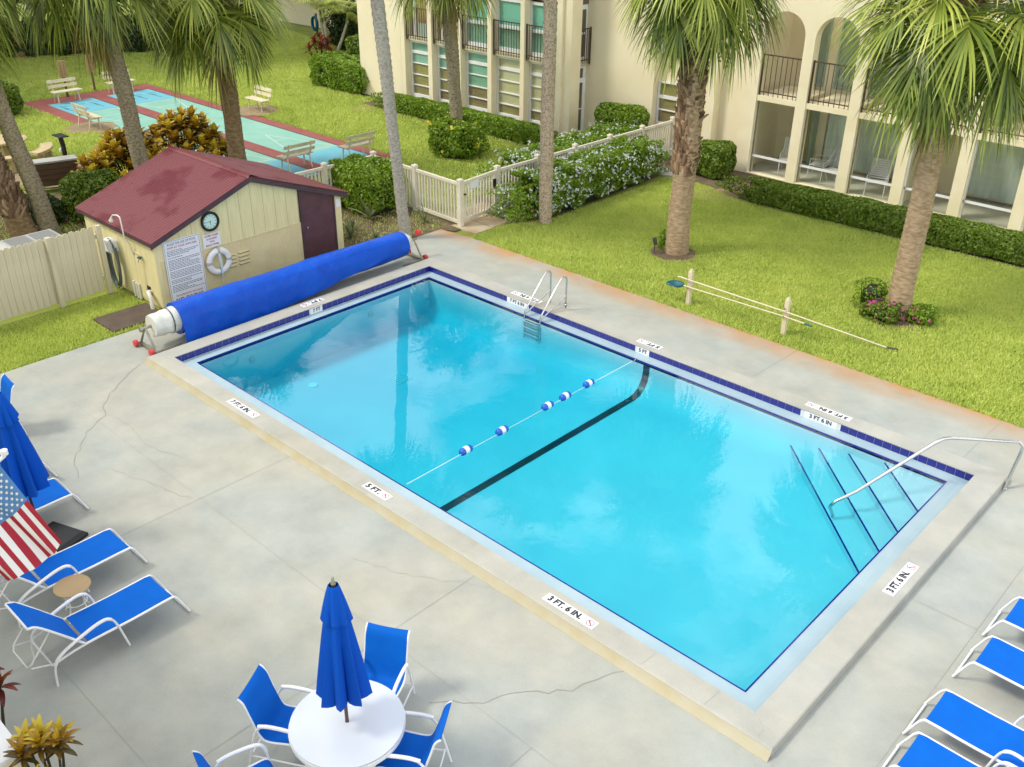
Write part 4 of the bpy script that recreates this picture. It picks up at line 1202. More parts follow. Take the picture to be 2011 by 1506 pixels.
# ---- arcaded porch wing
ab = thing('arcaded_wing', 'cream building wing with tall arches, balconies and screened porches', 'building')
cols = [(0.62,1.08),(2.40,2.72),(4.05,4.37),(5.70,6.02),(7.36,7.68),(9.00,9.32),(10.65,10.97),(12.3,12.62)]
CD = 0.34
SPZ = 4.22
for i,(a,b) in enumerate(cols):
    if i == 0:
        MB().hexa([(0.56,YM,0),(1.08,YM,0),(1.08,YM+CD,0),(0.56,YM+CD,0)],[(0.72,YM,SPZ),(1.08,YM,SPZ),(1.08,YM+CD,SPZ),(0.72,YM+CD,SPZ)]).build('column','stucco_trim',ab)
    else:
        MB().box(a,b,YM,YM+CD,0,SPZ).build('column','stucco_trim',ab)
for i in range(len(cols)-1):
    xa, xb = cols[i][1], cols[i+1][0]
    cxm = (xa+xb)/2; r = (xb-xa)/2
    xl = cols[i][0] if i else 0.72
    left = (cols[i][0]+cols[i][1])/2 if i else 0.72
    right = (cols[i+1][0]+cols[i+1][1])/2
    n = 18
    arc = [(cxm-r*math.cos(math.pi*k/n), SPZ+r*math.sin(math.pi*k/n)) for k in range(n+1)]
    mb = MB()
    T = BH
    for (yy,flip) in ((YM,False),(YM+CD,True)):
        vs = []; fs = []
        for (x,z) in arc: vs.append((x,yy,z))
        k0 = len(vs)
        for (x,z) in arc: vs.append((x,yy,T))
        for k in range(n): fs.append((k,k+1,k0+k+1,k0+k) if not flip else (k0+k,k0+k+1,k+1,k))
        mb.add(vs, fs)
        q = [(left,yy,SPZ),(xa,yy,SPZ),(xa,yy,T),(left,yy,T)]; mb.add(q,[(0,1,2,3) if not flip else (3,2,1,0)])
        q = [(xb,yy,SPZ),(right,yy,SPZ),(right,yy,T),(xb,yy,T)]; mb.add(q,[(0,1,2,3) if not flip else (3,2,1,0)])
    mb.grid([[(x,YM+CD,z),(x,YM,z)] for (x,z) in arc])
    mb.build('arch','stucco',ab)
    # balcony slab, railing, porch screen and rails
    MB().box(xa,xb,YM+0.04,YM+2.0,2.26,2.42).build('balcony_slab','stucco_trim',ab)
    railing(ab, (xa+0.01,YM+0.10), (xb-0.01,YM+0.10), 2.46, 3.62, 0.15)
    MB().box(xa,xb,YM+0.14,YM+0.19,0.52,0.585).build('screen_rail','white_alu',ab)
    MB().box(xa,xa+0.035,YM+0.14,YM+0.18,0.0,2.26).build('screen_frame','white_alu' if i>2 else 'steel_dull',ab)
    MB().box(xa+0.035,xb,YM+0.155,YM+0.160,0.03,2.26).build('screen','screen_film',ab)
    MB().box(xa,xb,YM+0.02,YM+0.30,0.0,0.03).build('sill','stucco_trim',ab)
x1e = cols[-1][1]
MB().box(0.72,x1e,YM+0.30,YM+2.6,-0.02,0.012).build('porch_floor','porch_floor',ab)
MB().box(0.72,x1e,YM+2.35,YM+2.6,0.0,BH).build('porch_back_wall','stucco',ab)
MB().box(0.45,0.72,YM+CD,YM+2.6,0.0,BH).build('porch_side_wall','stucco',ab)
for xx in (5.86,10.81):
    MB().box(xx-0.06,xx+0.06,YM+CD+0.01,YM+2.34,0.013,BH).build('party_wall','stucco',ab)
def drape(xa, xb, y, z0, z1, mat, amp=0.03, wl=0.16, name='curtain'):
    mb = MB(); n = int((xb-xa)/0.02); rows = []
    for k in range(n+1):
        x = xa+(xb-xa)*k/n
        rows.append([(x, y+amp*math.sin(2*math.pi*x/wl+1.3*math.sin(x*3)), z0+0.02*math.sin(x*9)), (x, y+amp*0.7*math.sin(2*math.pi*x/wl+1.3*math.sin(x*3)), z1)])
    mb.grid(rows)
    return mb.build(name, mat, ab, smooth=60)
for (xa,xb,dm) in ((1.35,2.0,'shade_tan'),(2.45,5.2,'blind_green'),(6.9,9.0,'curtain'),(9.2,10.6,'curtain'),(11.0,12.2,'curtain')):
    for z0 in (0.10, 2.55):
        f_ = MB()
        f_.box(xa-0.06,xa,YM+2.30,YM+2.36,z0-0.08,z0+2.0); f_.box(xb,xb+0.06,YM+2.30,YM+2.36,z0-0.08,z0+2.0)
        f_.box(xa,xb,YM+2.30,YM+2.36,z0+1.94,z0+2.0); f_.box(xa,xb,YM+2.30,YM+2.36,z0-0.08,z0-0.02)
        fo = f_.build('sliding_door','steel_dull' if z0<1 else 'interior_green',ab)
        MB().box(xa,xb,YM+2.30,YM+2.305,z0-0.02,z0+1.94).build('pane','window_glass',fo)
        if z0 < 1: drape(xa,xb,YM+2.325,z0+0.03,z0+1.92,'curtain' if dm!='shade_tan' else dm, 0.014, 0.10 if dm=='blind_green' else 0.2)
        else: MB().box(xa,xb,YM+2.34,YM+2.348,z0,z0+1.94).build('shade','interior_green',fo)
MB().box(2.05,2.10,YM+2.0,YM+2.34,0.012,2.26).build('partition','interior_green',ab)
# porch chairs of white straps
def strap_chair(label, loc, rz):
    c = thing('strap_chair', label, 'chair', loc, rz, 'strap chairs on the screened porches')
    for s in (-0.27,0.27):
        MB().tube([(s,0.30,0),(s,0.27,0.36),(s,0.24,0.40),(s,-0.20,0.38),(s,-0.26,0.42),(s,-0.44,0.95)],0.013,6).build('side_frame','white_alu',c,smooth=50)
        MB().tube([(s,-0.36,0),(s,-0.20,0.38)],0.013,6).build('leg','white_alu',c,smooth=50)
        MB().tube([(s,0.26,0.38),(s,0.25,0.58),(s,-0.30,0.60)],0.013,6).build('arm','white_alu',c,smooth=50)
    for k in range(8):
        t_ = k/7; MB().box(-0.26,0.26,-0.20+0.42*t_-0.02,-0.20+0.42*t_+0.02,0.385+0.02*t_,0.392+0.02*t_).build('strap','white_paint',c)
    for k in range(9):
        t_ = k/8; y_ = -0.27-0.17*t_; z_ = 0.44+0.50*t_
        MB().box(-0.26,0.26,y_-0.004,y_+0.004,z_-0.02,z_+0.02).build('strap','white_paint',c)
    MB().tube([(-0.27,-0.44,0.95),(0.27,-0.44,0.95)],0.013,6).build('top_rail','white_alu',c,smooth=50)
    return c
strap_chair('white strap chair alone in the end bay behind the screened porch', (1.95,20.35,0.012), R_(200))
strap_chair('white strap chair in the second porch bay beside a column', (3.55,20.25,0.012), R_(170))
strap_chair('white strap chair turned sideways next to the third porch column', (2.9,20.55,0.012), R_(100))
strap_chair('white strap chair in front of the long vertical blinds', (5.0,20.0,0.012), R_(195))
# ---- far block at the end of the lawn, with a teal hose reel
fb = thing('far_apartment_block', 'pale plain apartment block beyond the shrubs at the end of the lawn', 'building')
MB().box(-36,-25.2,27.5,36,0,BH).build('wall','stucco',fb)
MB().box(-25.2,-16.6,25.4,36,0,BH).build('wall','stucco',fb)
for z in (2.5,5.0):
    MB().box(-36,-25.2,27.42,27.5,z,z+0.15).build('floor_band','stucco_trim',fb)
th = thing('hose_reel', 'teal hose looped on a short stand by the far wall', 'hose', (-29.6,25.4,0))
mb = MB()
for k in range(4):
    mb.tube([(0.22*math.sin(2*math.pi*i/18),0.03*k,0.7+0.35*math.cos(2*math.pi*i/18)) for i in range(19)],0.05,6)
mb.build('coil','teal',th,smooth=60)
MB().box(-0.05,0.05,0.12,0.2,0,1.2).build('stand','rail_dark',th)
# ---- the photographer's own building: low planter wall at the near corner
tag(MB().box(7.2,8.05,-6.9,-6.16,0,0.86).build('planter_wall','stucco'), 'low cream planter wall with white cap at the deck edge', 'planter')
bpy.data.objects['planter_wall'].location = (0,0,0)
MB().box(7.15,8.10,-6.95,-6.11,0.861,0.90).build('cap','white_paint',bpy.data.objects['planter_wall'])

# ================================================================== FURNITURE
def smoothpath(pts, n=5):
    """Catmull-Rom through pts"""
    P = [Vector(p) for p in pts]; out = []
    for i in range(len(P)-1):
        p0 = P[max(i-1,0)]; p1 = P[i]; p2 = P[i+1]; p3 = P[min(i+2,len(P)-1)]
        for k in range(n):
            t = k/n
            out.append(0.5*((2*p1)+(p2-p0)*t+(2*p0-5*p1+4*p2-p3)*t*t+(3*p1-p0-3*p2+p3)*t**3))
    out.append(P[-1]); return out
def make_lounger(label, group):
    """foot end towards +y, origin on the ground under the hinge"""
    L = thing('sun_lounger', label, 'sun lounger', (0,0,0), 0, group)
    W = 0.30; r = 0.016
    for s in (-W, W):
        side = smoothpath([(s,-0.42,0.30),(s,-0.30,0.33),(s,0.0,0.36),(s,0.6,0.355),(s,1.06,0.365),(s,1.16,0.34),(s,1.24,0.18),(s,1.31,0.02)],5)
        MB().tube(side, r, 8).build('side_rail','white_paint',L,smooth=60)
        so = s+(0.025 if s>0 else -0.025)
        arm = smoothpath([(so,-0.44,0.0),(so,-0.41,0.28),(so,-0.30,0.42),(so,0.0,0.53),(so,0.20,0.575),(so,0.31,0.55),(so,0.38,0.42),(so,0.47,0.02)],6)
        MB().tube(arm, [0.014]*7+[0.021]*(len(arm)-18)+[0.014]*11, 8).build('arm_leg','white_paint',L,smooth=60)
        back = smoothpath([(s,-0.02,0.37),(s,-0.25,0.66),(s,-0.47,0.92),(s,-0.57,0.96)],5)
        MB().tube(back, r, 8).build('back_rail','white_paint',L,smooth=60)
    MB().tube([(-W,1.30,0.03),(W,1.30,0.03)], r*0.9, 8).build('foot_bar','white_paint',L,smooth=60)
    MB().tube([(-W,-0.57,0.96),(W,-0.57,0.96)], r*0.9, 8).build('top_bar','white_paint',L,smooth=60)
    MB().tube([(-W,-0.42,0.30),(W,-0.42,0.30)], r*0.8, 8).build('cross_bar','white_paint',L,smooth=60)
    MB().tube([(-0.24,-0.34,0.74),(-0.24,-0.62,0.42),(-0.20,-0.66,0.36),(0.20,-0.66,0.36),(0.24,-0.62,0.42),(0.24,-0.34,0.74)], 0.011, 8).build('back_prop','white_paint',L,smooth=60)
    MB().tube([(-0.26,-0.64,0.38),(-0.28,-0.40,0.30)], 0.010, 6).build('prop_link','white_paint',L,smooth=60)
    MB().tube([(0.26,-0.64,0.38),(0.28,-0.40,0.30)], 0.010, 6).build('prop_link','white_paint',L,smooth=60)
    def sling(name, prof):
        rows = []
        for (y,z) in prof:
            rows.append([(x, y, z-0.012*(1-(x/0.285)**2)) for x in np.linspace(-0.287,0.287,7)])
        mb = MB().grid(rows[::-1]); mb.grid([[(p[0],p[1],p[2]-0.004) for p in r_] for r_ in rows])
        return mb.build(name,'sling_blue',L,smooth=60)
    sling('seat_sling', [(0.02,0.378),(0.3,0.370),(0.6,0.368),(0.9,0.374),(1.06,0.380),(1.135,0.366)])
    sling('back_sling', [(-0.56,0.972),(-0.47,0.935),(-0.25,0.675),(-0.02,0.385)])
    return L
l0 = make_lounger('blue and white sun lounger beside the tan side table, foot to the pool', 'sun loungers left of the pool')
LL = [(6.21,-4.81,0,None,None),
      (4.89,-4.70,0,'blue and white sun lounger between the black umbrella base and the side table',None),
      (3.10,-4.68,0,'blue and white sun lounger half hidden behind the closed blue umbrella',None),
      (1.92,-4.62,0,'blue and white sun lounger with only its foot end showing past the closed umbrella',None),
      (14.2+1.30,3.53,R_(90),'blue and white sun lounger first of the row, beside the corner steps','sun loungers right of the pool'),
      (14.2+1.30,2.55,R_(90),'blue and white sun lounger second of the row from the corner steps','sun loungers right of the pool'),
      (14.13+1.30,1.29,R_(90),'blue and white sun lounger third of the row, opposite the depth marker','sun loungers right of the pool'),
      (14.16+1.30,0.47,R_(90),'blue and white sun lounger last of the row, level with the pool corner','sun loungers right of the pool')]
for i,(x,y,a,lab,grp) in enumerate(LL):
    if i == 0: l0.location = (x,y,0)
    else: dup(l0, (x,y,0), a, lab, grp)
def make_chair(label, group):
    """faces +y, origin on the ground under the seat"""
    c = thing('patio_chair', label, 'chair', (0,0,0), 0, group)
    W = 0.255
    for s in (-W,W):
        o = s+(0.03 if s>0 else -0.03)
        arm = smoothpath([(o,0.30,0.0),(o,0.27,0.35),(o,0.23,0.57),(o,0.13,0.645),(o,-0.10,0.66),(o,-0.24,0.635)],5)
        MB().tube(arm, [0.014]*8+[0.022]*(len(arm)-8), 8).build('arm','white_paint',c,smooth=60)
        MB().tube(smoothpath([(o,-0.20,0.64),(o,-0.30,0.50),(o,-0.42,0.0)],4), 0.014, 8).build('leg','white_paint',c,smooth=60)
        MB().tube([(o,0.285,0.16),(o,-0.37,0.16)], 0.010, 6).build('stretcher','white_paint',c,smooth=60)
        rail = smoothpath([(s,0.27,0.36),(s,0.22,0.42),(s,0.05,0.41),(s,-0.16,0.39),(s,-0.25,0.45),(s,-0.33,0.68),(s,-0.39,0.88),(s,-0.45,0.95)],5)
        MB().tube(rail, 0.012, 8).build('sling_rail','white_paint',c,smooth=60)
    MB().tube([(-0.28,-0.36,0.20),(0.28,-0.36,0.20)],0.010,6).build('stretcher','white_paint',c,smooth=60)
    rows = []
    for p in smoothpath([(0,0.275,0.36),(0,0.22,0.425),(0,0.05,0.412),(0,-0.16,0.395),(0,-0.24,0.45),(0,-0.32,0.68),(0,-0.38,0.88),(0,-0.45,0.955)],4):
        rows.append([(x,p.y,p.z-0.012*(1-(x/0.25)**2)) for x in np.linspace(-0.252,0.252,7)])
    mb = MB().grid(rows); mb.grid([[(p[0],p[1]-0.003,p[2]-0.004) for p in r_] for r_ in rows[::-1]])
    mb.build('sling','sling_blue',c,smooth=60)
    return c
TX, TY = 9.99, -3.60
c0 = make_chair('blue sling chair with high back showing behind the closed table umbrella', 'patio chairs round the white table')
def face(x,y): return math.atan2(TY-y, TX-x)-math.pi/2
CH = [(9.62,-2.92,None),(9.36,-3.87,'blue sling chair with its back towards the loungers, tilted table side'),
      (10.50,-3.26,'blue sling chair with both white arms showing, on the pool-corner side of table'),
      (9.72,-4.62,'blue sling chair farthest from the pool, mostly cut off by the picture edge')]
for i,(x,y,lab) in enumerate(CH):
    if i == 0: c0.location = (x,y,0); c0.rotation_euler = (0,0,face(x,y))
    else: dup(c0,(x,y,0),face(x,y)+(0.12 if i==1 else 0),lab)
dup(c0,(0.30,-3.50,0),R_(176),'blue sling chair standing alone beyond the closed blue umbrella','patio chairs round the white table')
# table and its umbrella
tb = thing('patio_table', 'round white patio table with an umbrella hole', 'table', (TX,TY,0))
MB().lathe([(0.022,0.715),(0.585,0.715),(0.60,0.722),(0.60,0.732),(0.585,0.738),(0.022,0.738)],56,close=False).build('table_top','table_white',tb,smooth=40)
MB().lathe([(0.57,0.66),(0.605,0.66),(0.61,0.70),(0.605,0.714),(0.57,0.714)],48,close=False).build('apron','white_paint',tb,smooth=40)
for k in range(4):
    a = R_(45+90*k)
    MB().tube(smoothpath([(0.52*math.cos(a),0.52*math.sin(a),0.66),(0.42*math.cos(a),0.42*math.sin(a),0.35),(0.50*math.cos(a),0.50*math.sin(a),0.0)],4),0.016,8).build('leg','white_paint',tb,smooth=60)
def closed_umbrella(label, loc, tilt, z0, z1, rb, mat='canvas_blue', pole='pole_brown', seed=1, zbase=0.0):
    rg = random.Random(seed)
    u = thing('closed_umbrella', label, 'umbrella', loc)
    u.rotation_euler = tilt
    MB().tube([(0,0,zbase),(0,0,z1+0.02)],0.019,10).build('pole',pole,u,smooth=60)
    MB().lathe([(0.022,0.0),(0.03,0.03),(0.012,0.05),(0.014,0.09),(0.0,0.10)],12,(0,0,z1),close=False).build('finial','steel_dull',u,smooth=60)
    def canopy(za, zb, ra, rb_, nr, amp, name, wave):
        ph = [rg.uniform(0.75,1.25) for _ in range(nr)]
        ns = nr*8; nz = 16; rows = []
        for i in range(nz+1):
            t_ = i/nz; z = za+(zb-za)*t_
            r0 = ra+(rb_-ra)*t_**0.85
            row = []
            for k in range(ns+1):
                a = 2*math.pi*k/ns
                cell = (k//8) % nr; u_ = (k % 8)/8
                fold = abs(math.sin(math.pi*u_))            # 0 at rib, 1 mid panel
                tw = 0.35*t_*math.sin(math.pi*2*u_)*ph[cell]*0.35
                r = r0*(1-amp*(0.3+0.7*t_)*fold*ph[cell]) 
                zz = z - (wave*fold*t_ if i == nz else 0) + (wave*0.5*t_*t_*math.sin(a*2+seed))
                row.append((r*math.cos(a+tw), r*math.sin(a+tw), zz))
            rows.append(row)
        return MB().grid(rows).build(name, mat, u, smooth=75)
    canopy(z1, z0, 0.045, rb, 8, 0.55, 'canopy', 0.04)
    canopy(z1+0.012, z1-0.40, 0.05, rb*0.56, 8, 0.30, 'vent_flap', 0.03)
    return u
closed_umbrella('closed royal blue umbrella standing in the white round table', (TX,TY,0), (0,0,0), 1.16, 2.56, 0.29, seed=3)
closed_umbrella('closed royal blue umbrella on a black base among the loungers', (3.74,-4.18,0), (R_(1.2),R_(-1.2),0), 0.98, 2.45, 0.33, pole='black', seed=5)
ub = thing('umbrella_base', 'square black umbrella base on the deck between two loungers', 'umbrella base', (3.80,-4.05,0), R_(20))
MB().cbox(-0.33,0.33,-0.30,0.30,0.0,0.10,0.05).build('plate','black',ub,smooth=40)
MB().lathe([(0.05,0.10),(0.045,0.42),(0.03,0.45)],14,(-0.08,-0.12,0)).build('stem','black',ub,smooth=40)
for k in range(3):
    MB().lathe([(0.03,0),(0.03,0.04)],10,(-0.08+0.05,-0.12,0.2+0.08*k)).build('knob','black',ub)
# round side table
sd = thing('side_table', 'small round tan table with white legs between two loungers', 'table', (5.50,-4.50,0))
MB().lathe([(0.0,0.44),(0.215,0.44),(0.225,0.45),(0.225,0.462),(0.215,0.468),(0.0,0.468)],36,close=False).build('table_top','tan_top',sd,smooth=40)
for k in range(4):
    a = R_(30+90*k)
    MB().tube(smoothpath([(0.19*math.cos(a),0.19*math.sin(a),0.44),(0.12*math.cos(a),0.12*math.sin(a),0.22),(0.20*math.cos(a),0.20*math.sin(a),0.0)],4),0.011,8).build('leg','white_paint',sd,smooth=60)
MB().lathe([(0.13,0.20),(0.14,0.21),(0.13,0.22)],24,close=False).build('leg_ring','white_paint',sd,smooth=60)
# flag on a staff slanting out from the near building, hanging in folds
fg = thing('flag', 'red white and blue striped flag with stars hanging from a white staff', 'flag', (8.55,-5.75,-0.20))
staff_a, staff_b = Vector((0.05,-1.6,3.75)), Vector((0.14,0.06,4.62))
MB().tube([staff_a+(staff_a-staff_b)*1.12,staff_b],0.016,8).build('staff','white_alu',fg,smooth=60)
MB().lathe([(0.0,0.0),(0.03,0.01),(0.03,0.05),(0.0,0.06)],12,tuple(staff_b),close=False).build('staff_cap','white_alu',fg,smooth=50)
HO, FLY = 0.76, 0.88                     # hoist along u (down the staff), fly along v (hanging)
def flag_pt(u, v):
    """u 0..1 along hoist from staff tip, v 0..1 along fly, hanging down and folded"""
    top = staff_b.lerp(staff_a, 0.04+u*HO/ (staff_b-staff_a).length*0.72)
    sway = Vector((0.46,0.32,-1.0)).normalized()
    p = top + sway*(v*FLY*(0.93+0.05*math.sin(u*5)))
    nrm = Vector((0.75,-0.55,0.15)).normalized()
    return p + nrm*((0.045*math.sin(u*9+v*1.5)+0.02*math.sin(u*21+v*3))*(0.25+0.75*v))
def flag_piece(name, mat, u0, u1, v0, v1, off=0.0):
    nu = max(2,int((u1-u0)*26)); nv = max(4,int((v1-v0)*18)); rows = []
    for i in range(nu+1):
        rows.append([tuple(flag_pt(u0+(u1-u0)*i/nu, v0+(v1-v0)*j/nv)+Vector((0.75,-0.55,0.15))*off) for j in range(nv+1)])
    return MB().grid(rows).build(name, mat, fg, smooth=80)
for k in range(13):
    flag_piece('stripe', 'flag_red' if k%2==0 else 'flag_white', k/13, (k+1)/13, 0.46 if k < 7 else 0.0, 1.0)
flag_piece('canton', 'flag_blue', 0, 7/13, 0, 0.46)
stm = MB()
for r_ in range(9):
    for c_ in range(6 if r_%2==0 else 5):
        u = (r_+1)/10*7/13; v = (c_*2+1+(r_%2))/12*0.46
        for off in (0.003,-0.003):
            ctr = flag_pt(u,v)+Vector((0.75,-0.55,0.15))*off
            du = (flag_pt(u+0.01,v)-flag_pt(u,v)).normalized(); dv = (flag_pt(u,v+0.01)-flag_pt(u,v)).normalized()
            pts = [ctr+(du*math.cos(2*math.pi*k/10)+dv*math.sin(2*math.pi*k/10))*(0.016 if k%2==0 else 0.007) for k in range(10)]
            stm.add([tuple(p) for p in pts],[tuple(range(10))])
stm = stm.build('star','flag_white',fg); stm['kind'] = 'stuff'
for u in (0.03,0.97):
    p = flag_pt(u,0.0)
    MB().lathe([(0.012,-0.03),(0.03,-0.02),(0.03,0.02),(0.012,0.03)],10,tuple(p)).build('clip','white_paint',fg)

# benches
def make_bench(label, group):
    """faces +y"""
    b_ = thing('park_bench', label, 'bench', (0,0,0), 0, group)
    for y,z in ((0.20,0.43),(0.07,0.43),(-0.06,0.43)):
        MB().cbox(-0.58,0.58,y-0.055,y+0.055,z-0.02,z+0.02,0.006).build('seat_slat','bench_cream',b_)
    for k,(y,z) in enumerate(((-0.19,0.60),(-0.235,0.78))):
        MB().hexa([(-0.58,y-0.018,z-0.055),(0.58,y-0.018,z-0.055),(0.58,y+0.018,z-0.055),(-0.58,y+0.018,z-0.055)],[(-0.58,y-0.045,z+0.055),(0.58,y-0.045,z+0.055),(0.58,y-0.009,z+0.055),(-0.58,y-0.009,z+0.055)]).build('back_slat','bench_cream',b_)
    for s in (-0.42,0.42):
        MB().tube([(s,0.20,0.0),(s,0.17,0.40)],0.025,8).build('leg','bench_cream',b_)
        MB().tube([(s,-0.22,0.0),(s,-0.12,0.40),(s,-0.20,0.55),(s,-0.28,0.86)],0.025,8).build('leg','bench_cream',b_)
        MB().box(s-0.02,s+0.02,-0.14,0.22,0.36,0.41).build('seat_bearer','bench_cream',b_)
    return b_
be = make_bench('cream slatted bench at the far court end in front of a score board', 'benches round the shuffleboard court')
BB = [(-23.55,8.78,-90,None),(-23.75,11.15,-90,'cream slatted bench at the far court end, partly behind the brown palm trunk'),
      (-16.95,13.35,180,'cream slatted bench on a patch of bare sand along the court'),
      (-9.35,9.62,90,'cream slatted bench with its back to the pool house roof'),
      (-8.95,11.72,90,'cream slatted bench with its back to the picket fence corner'),
      (-18.9,7.45,0,'cream slatted bench half hidden behind the yellow croton shrub')]
for i,(x,y,a,lab) in enumerate(BB):
    if i == 0: be.location = (x,y,0); be.rotation_euler = (0,0,R_(a))
    else: dup(be,(x,y,0),R_(a),lab)
for (x,y,lab) in ((-24.35,9.15,'tan wooden score board on a post behind the far bench'),(-24.75,10.5,'tan wooden score board on a post between the two far benches')):
    s = thing('score_board', lab, 'sign', (x,y,0), 0, 'score boards')
    MB().box(-0.035,0.035,-0.035,0.035,0,0.8).build('post','wood_brown',s)
    MB().box(-0.02,0.05,-0.16,0.16,0.78,1.42).build('board','board_tan',s)
    mb = MB()
    for k in range(7):
        for yy in (-0.07,0.06):
            mb.box(0.05,0.054,yy-0.022,yy+0.022,0.84+0.08*k,0.875+0.08*k)
    mb.build('score_marks','wood_brown',s)
# stone picnic set, bent black pipe, cabinet
def slab_leg(par, x, y, w_, h, d=0.12):
    MB().hexa([(x-w_/2,y-d/2,0),(x+w_/2,y-d/2,0),(x+w_/2,y+d/2,0),(x-w_/2,y+d/2,0)],[(x-w_*0.35,y-d/2,h),(x+w_*0.35,y-d/2,h),(x+w_*0.35,y+d/2,h),(x-w_*0.35,y+d/2,h)]).build('leg','stone_cream',par)
pt = thing('stone_table', 'round cream stone picnic table behind the leaning palm trunks', 'table', (-16.3,3.55,0))
MB().lathe([(0.0,0.68),(0.62,0.68),(0.66,0.70),(0.66,0.75),(0.62,0.77),(0.0,0.77)],36,close=False).build('table_top','stone_cream',pt,smooth=40)
slab_leg(pt,0,0,0.5,0.68,0.35)
for k,(a,lab) in enumerate(((-35,'curved cream stone bench on the near side of the stone table'),(50,'curved cream stone bench on the court side of the stone table'),(200,'curved cream stone bench on the far side of the stone table'))):
    sb = thing('stone_bench', lab, 'bench', (-16.3,3.55,0), R_(a), 'stone benches round the picnic table')
    mb = MB(); rows = []
    for i in range(13):
        an = R_(-32+64*i/12)
        rows.append([(r*math.cos(an),r*math.sin(an),z) for r,z in ((0.98,0.38),(0.98,0.46),(1.34,0.46),(1.34,0.38),(0.98,0.38))])
    mb.grid(rows)
    for i in (0,12): mb.add(rows[i][:4],[(0,1,2,3) if i else (3,2,1,0)])
    mb.build('seat','stone_cream',sb)
    for s in (-20,20): slab_leg(sb,1.16*math.cos(R_(s)),1.16*math.sin(R_(s)),0.26,0.38)
bp = thing('bent_pipe_stand', 'black bent pipe stand topped by a flat plate', 'pipe', (-12.9,3.95,0))
MB().tube(smoothpath([(0,0,0),(0,0,0.95),(-0.02,0.01,1.12),(0.10,-0.06,1.30),(0.12,-0.07,1.42)],5),0.07,10).build('pipe','black',bp,smooth=60)
MB().box(-0.14,0.38,-0.21,0.07,1.42,1.445).build('plate','black',bp)
MB().lathe([(0.05,0.0),(0.06,0.06),(0.04,0.1)],10,(-0.1,-0.04,0.92)).build('valve','white_paint',bp,smooth=50)
cb = thing('slatted_cabinet', 'long dark slatted cabinet with pale metal top behind the croton shrub', 'cabinet', (-12.55,3.45,0), R_(75))
MB().box(-0.62,0.62,-0.22,0.24,0.82,0.87).build('top','grey_box',cb)
for k in range(4):
    MB().box(-0.6,0.6,-0.215,-0.19,0.18+0.16*k,0.31+0.16*k).build('slat','wood_brown',cb)
MB().box(-0.6,0.6,-0.18,0.2,0.15,0.80).build('body','interior',cb)
for s in (-0.55,0.55):
    MB().box(s-0.03,s+0.03,-0.19,0.2,0,0.82).build('leg','wood_brown',cb)
# net rack beside the pool
rk1 = None
for i,(x,y,lab) in enumerate(((5.55,9.40,'short cream wooden post holding the net poles, by the net hoop'),(7.85,9.50,'short cream wooden post holding the net poles at their middle'))):
    q = thing('pole_rest_post', lab, 'post', (x,y,0), 0, 'posts of the pole rest')
    mb = MB().box(-0.045,0.045,-0.045,0.045,-0.05,0.76)
    mb.hexa([(-0.045,-0.045,0.76),(0.045,-0.045,0.76),(0.045,0.045,0.76),(-0.045,0.045,0.76)],[(-0.015,-0.03,0.83),(0.015,-0.03,0.83),(0.015,0.03,0.83),(-0.015,0.03,0.83)])
    mb.build('stake','post_cream',q)
    for z in (0.40,0.58): MB().tube([(0,-0.03,z),(0,-0.11,z),(0,-0.12,z+0.05)],0.008,6).build('hook','steel_dull',q)
nt_ = thing('skimmer_net', 'teal leaf skimmer hoop on a cream telescopic pole', 'pool net', (5.55,9.30,0))
MB().tube([(-0.10,0.0,0.44),(2.3,0.12,0.42),(2.75,0.14,0.40)],0.015,8).build('pole','post_cream',nt_,smooth=60)
MB().tube([(2.75,0.14,0.40),(2.92,0.15,0.39)],0.02,8).build('grip','teal',nt_,smooth=60)
hoop = [(-0.10,0.0,0.44),(-0.2,-0.13,0.43),(-0.42,-0.16,0.42),(-0.5,-0.02,0.42),(-0.42,0.12,0.43),(-0.2,0.12,0.44),(-0.10,0.0,0.44)]
MB().tube(smoothpath(hoop,4),0.014,8).build('hoop','teal',nt_,smooth=60)
mb = MB(); rows = []
for i in range(7):
    rows.append([(-0.28+0.2*(i/6)*math.cos(2*math.pi*k/16), -0.02+0.13*(i/6)*math.sin(2*math.pi*k/16), 0.36+0.07*(i/6)**2) for k in range(17)])
mb.grid(rows); mb.build('mesh_bag','teal',nt_,smooth=60)
bpole = thing('long_pool_pole', 'long cream pole sloping from the rest down to the grass', 'pole', (5.40,9.29,0))
MB().tube([(-0.12,0.02,0.60),(0.0,0.0,0.62),(0.15,0.0,0.61),(2.45,0.13,0.53),(4.35,1.05,0.02)],0.017,8).build('tube','post_cream',bpole,smooth=60)
MB().tube([(4.32,1.035,0.03),(4.52,1.13,0.02)],0.022,8).build('grip','dark_grey',bpole,smooth=60)
# garden lights
def spot(loc, lab, h=0.30, tilt=0.5, mat='dark_grey'):
    s = thing('garden_light', lab, 'light', loc)
    MB().tube([(0,0,0),(0,0,h*0.6)],0.012,6).build('stake',mat,s)
    o = MB().lathe([(0.03,-0.09),(0.05,-0.06),(0.055,0.10),(0.045,0.10)],14).build('lamp_head',mat,s,smooth=40,loc=(0,0,h*0.75)); o.rotation_euler=(0,R_(-20),0)
spot((3.17,11.42,0),'dark bullet garden light beside the shaggy brown palm',0.42)
spot((-0.62,11.05,0),'brown bollard garden light at the end of the flowering hedge',0.42,mat='wood_brown')
spot((8.85,11.75,0),'dark green garden light among the pink flowers',0.40)

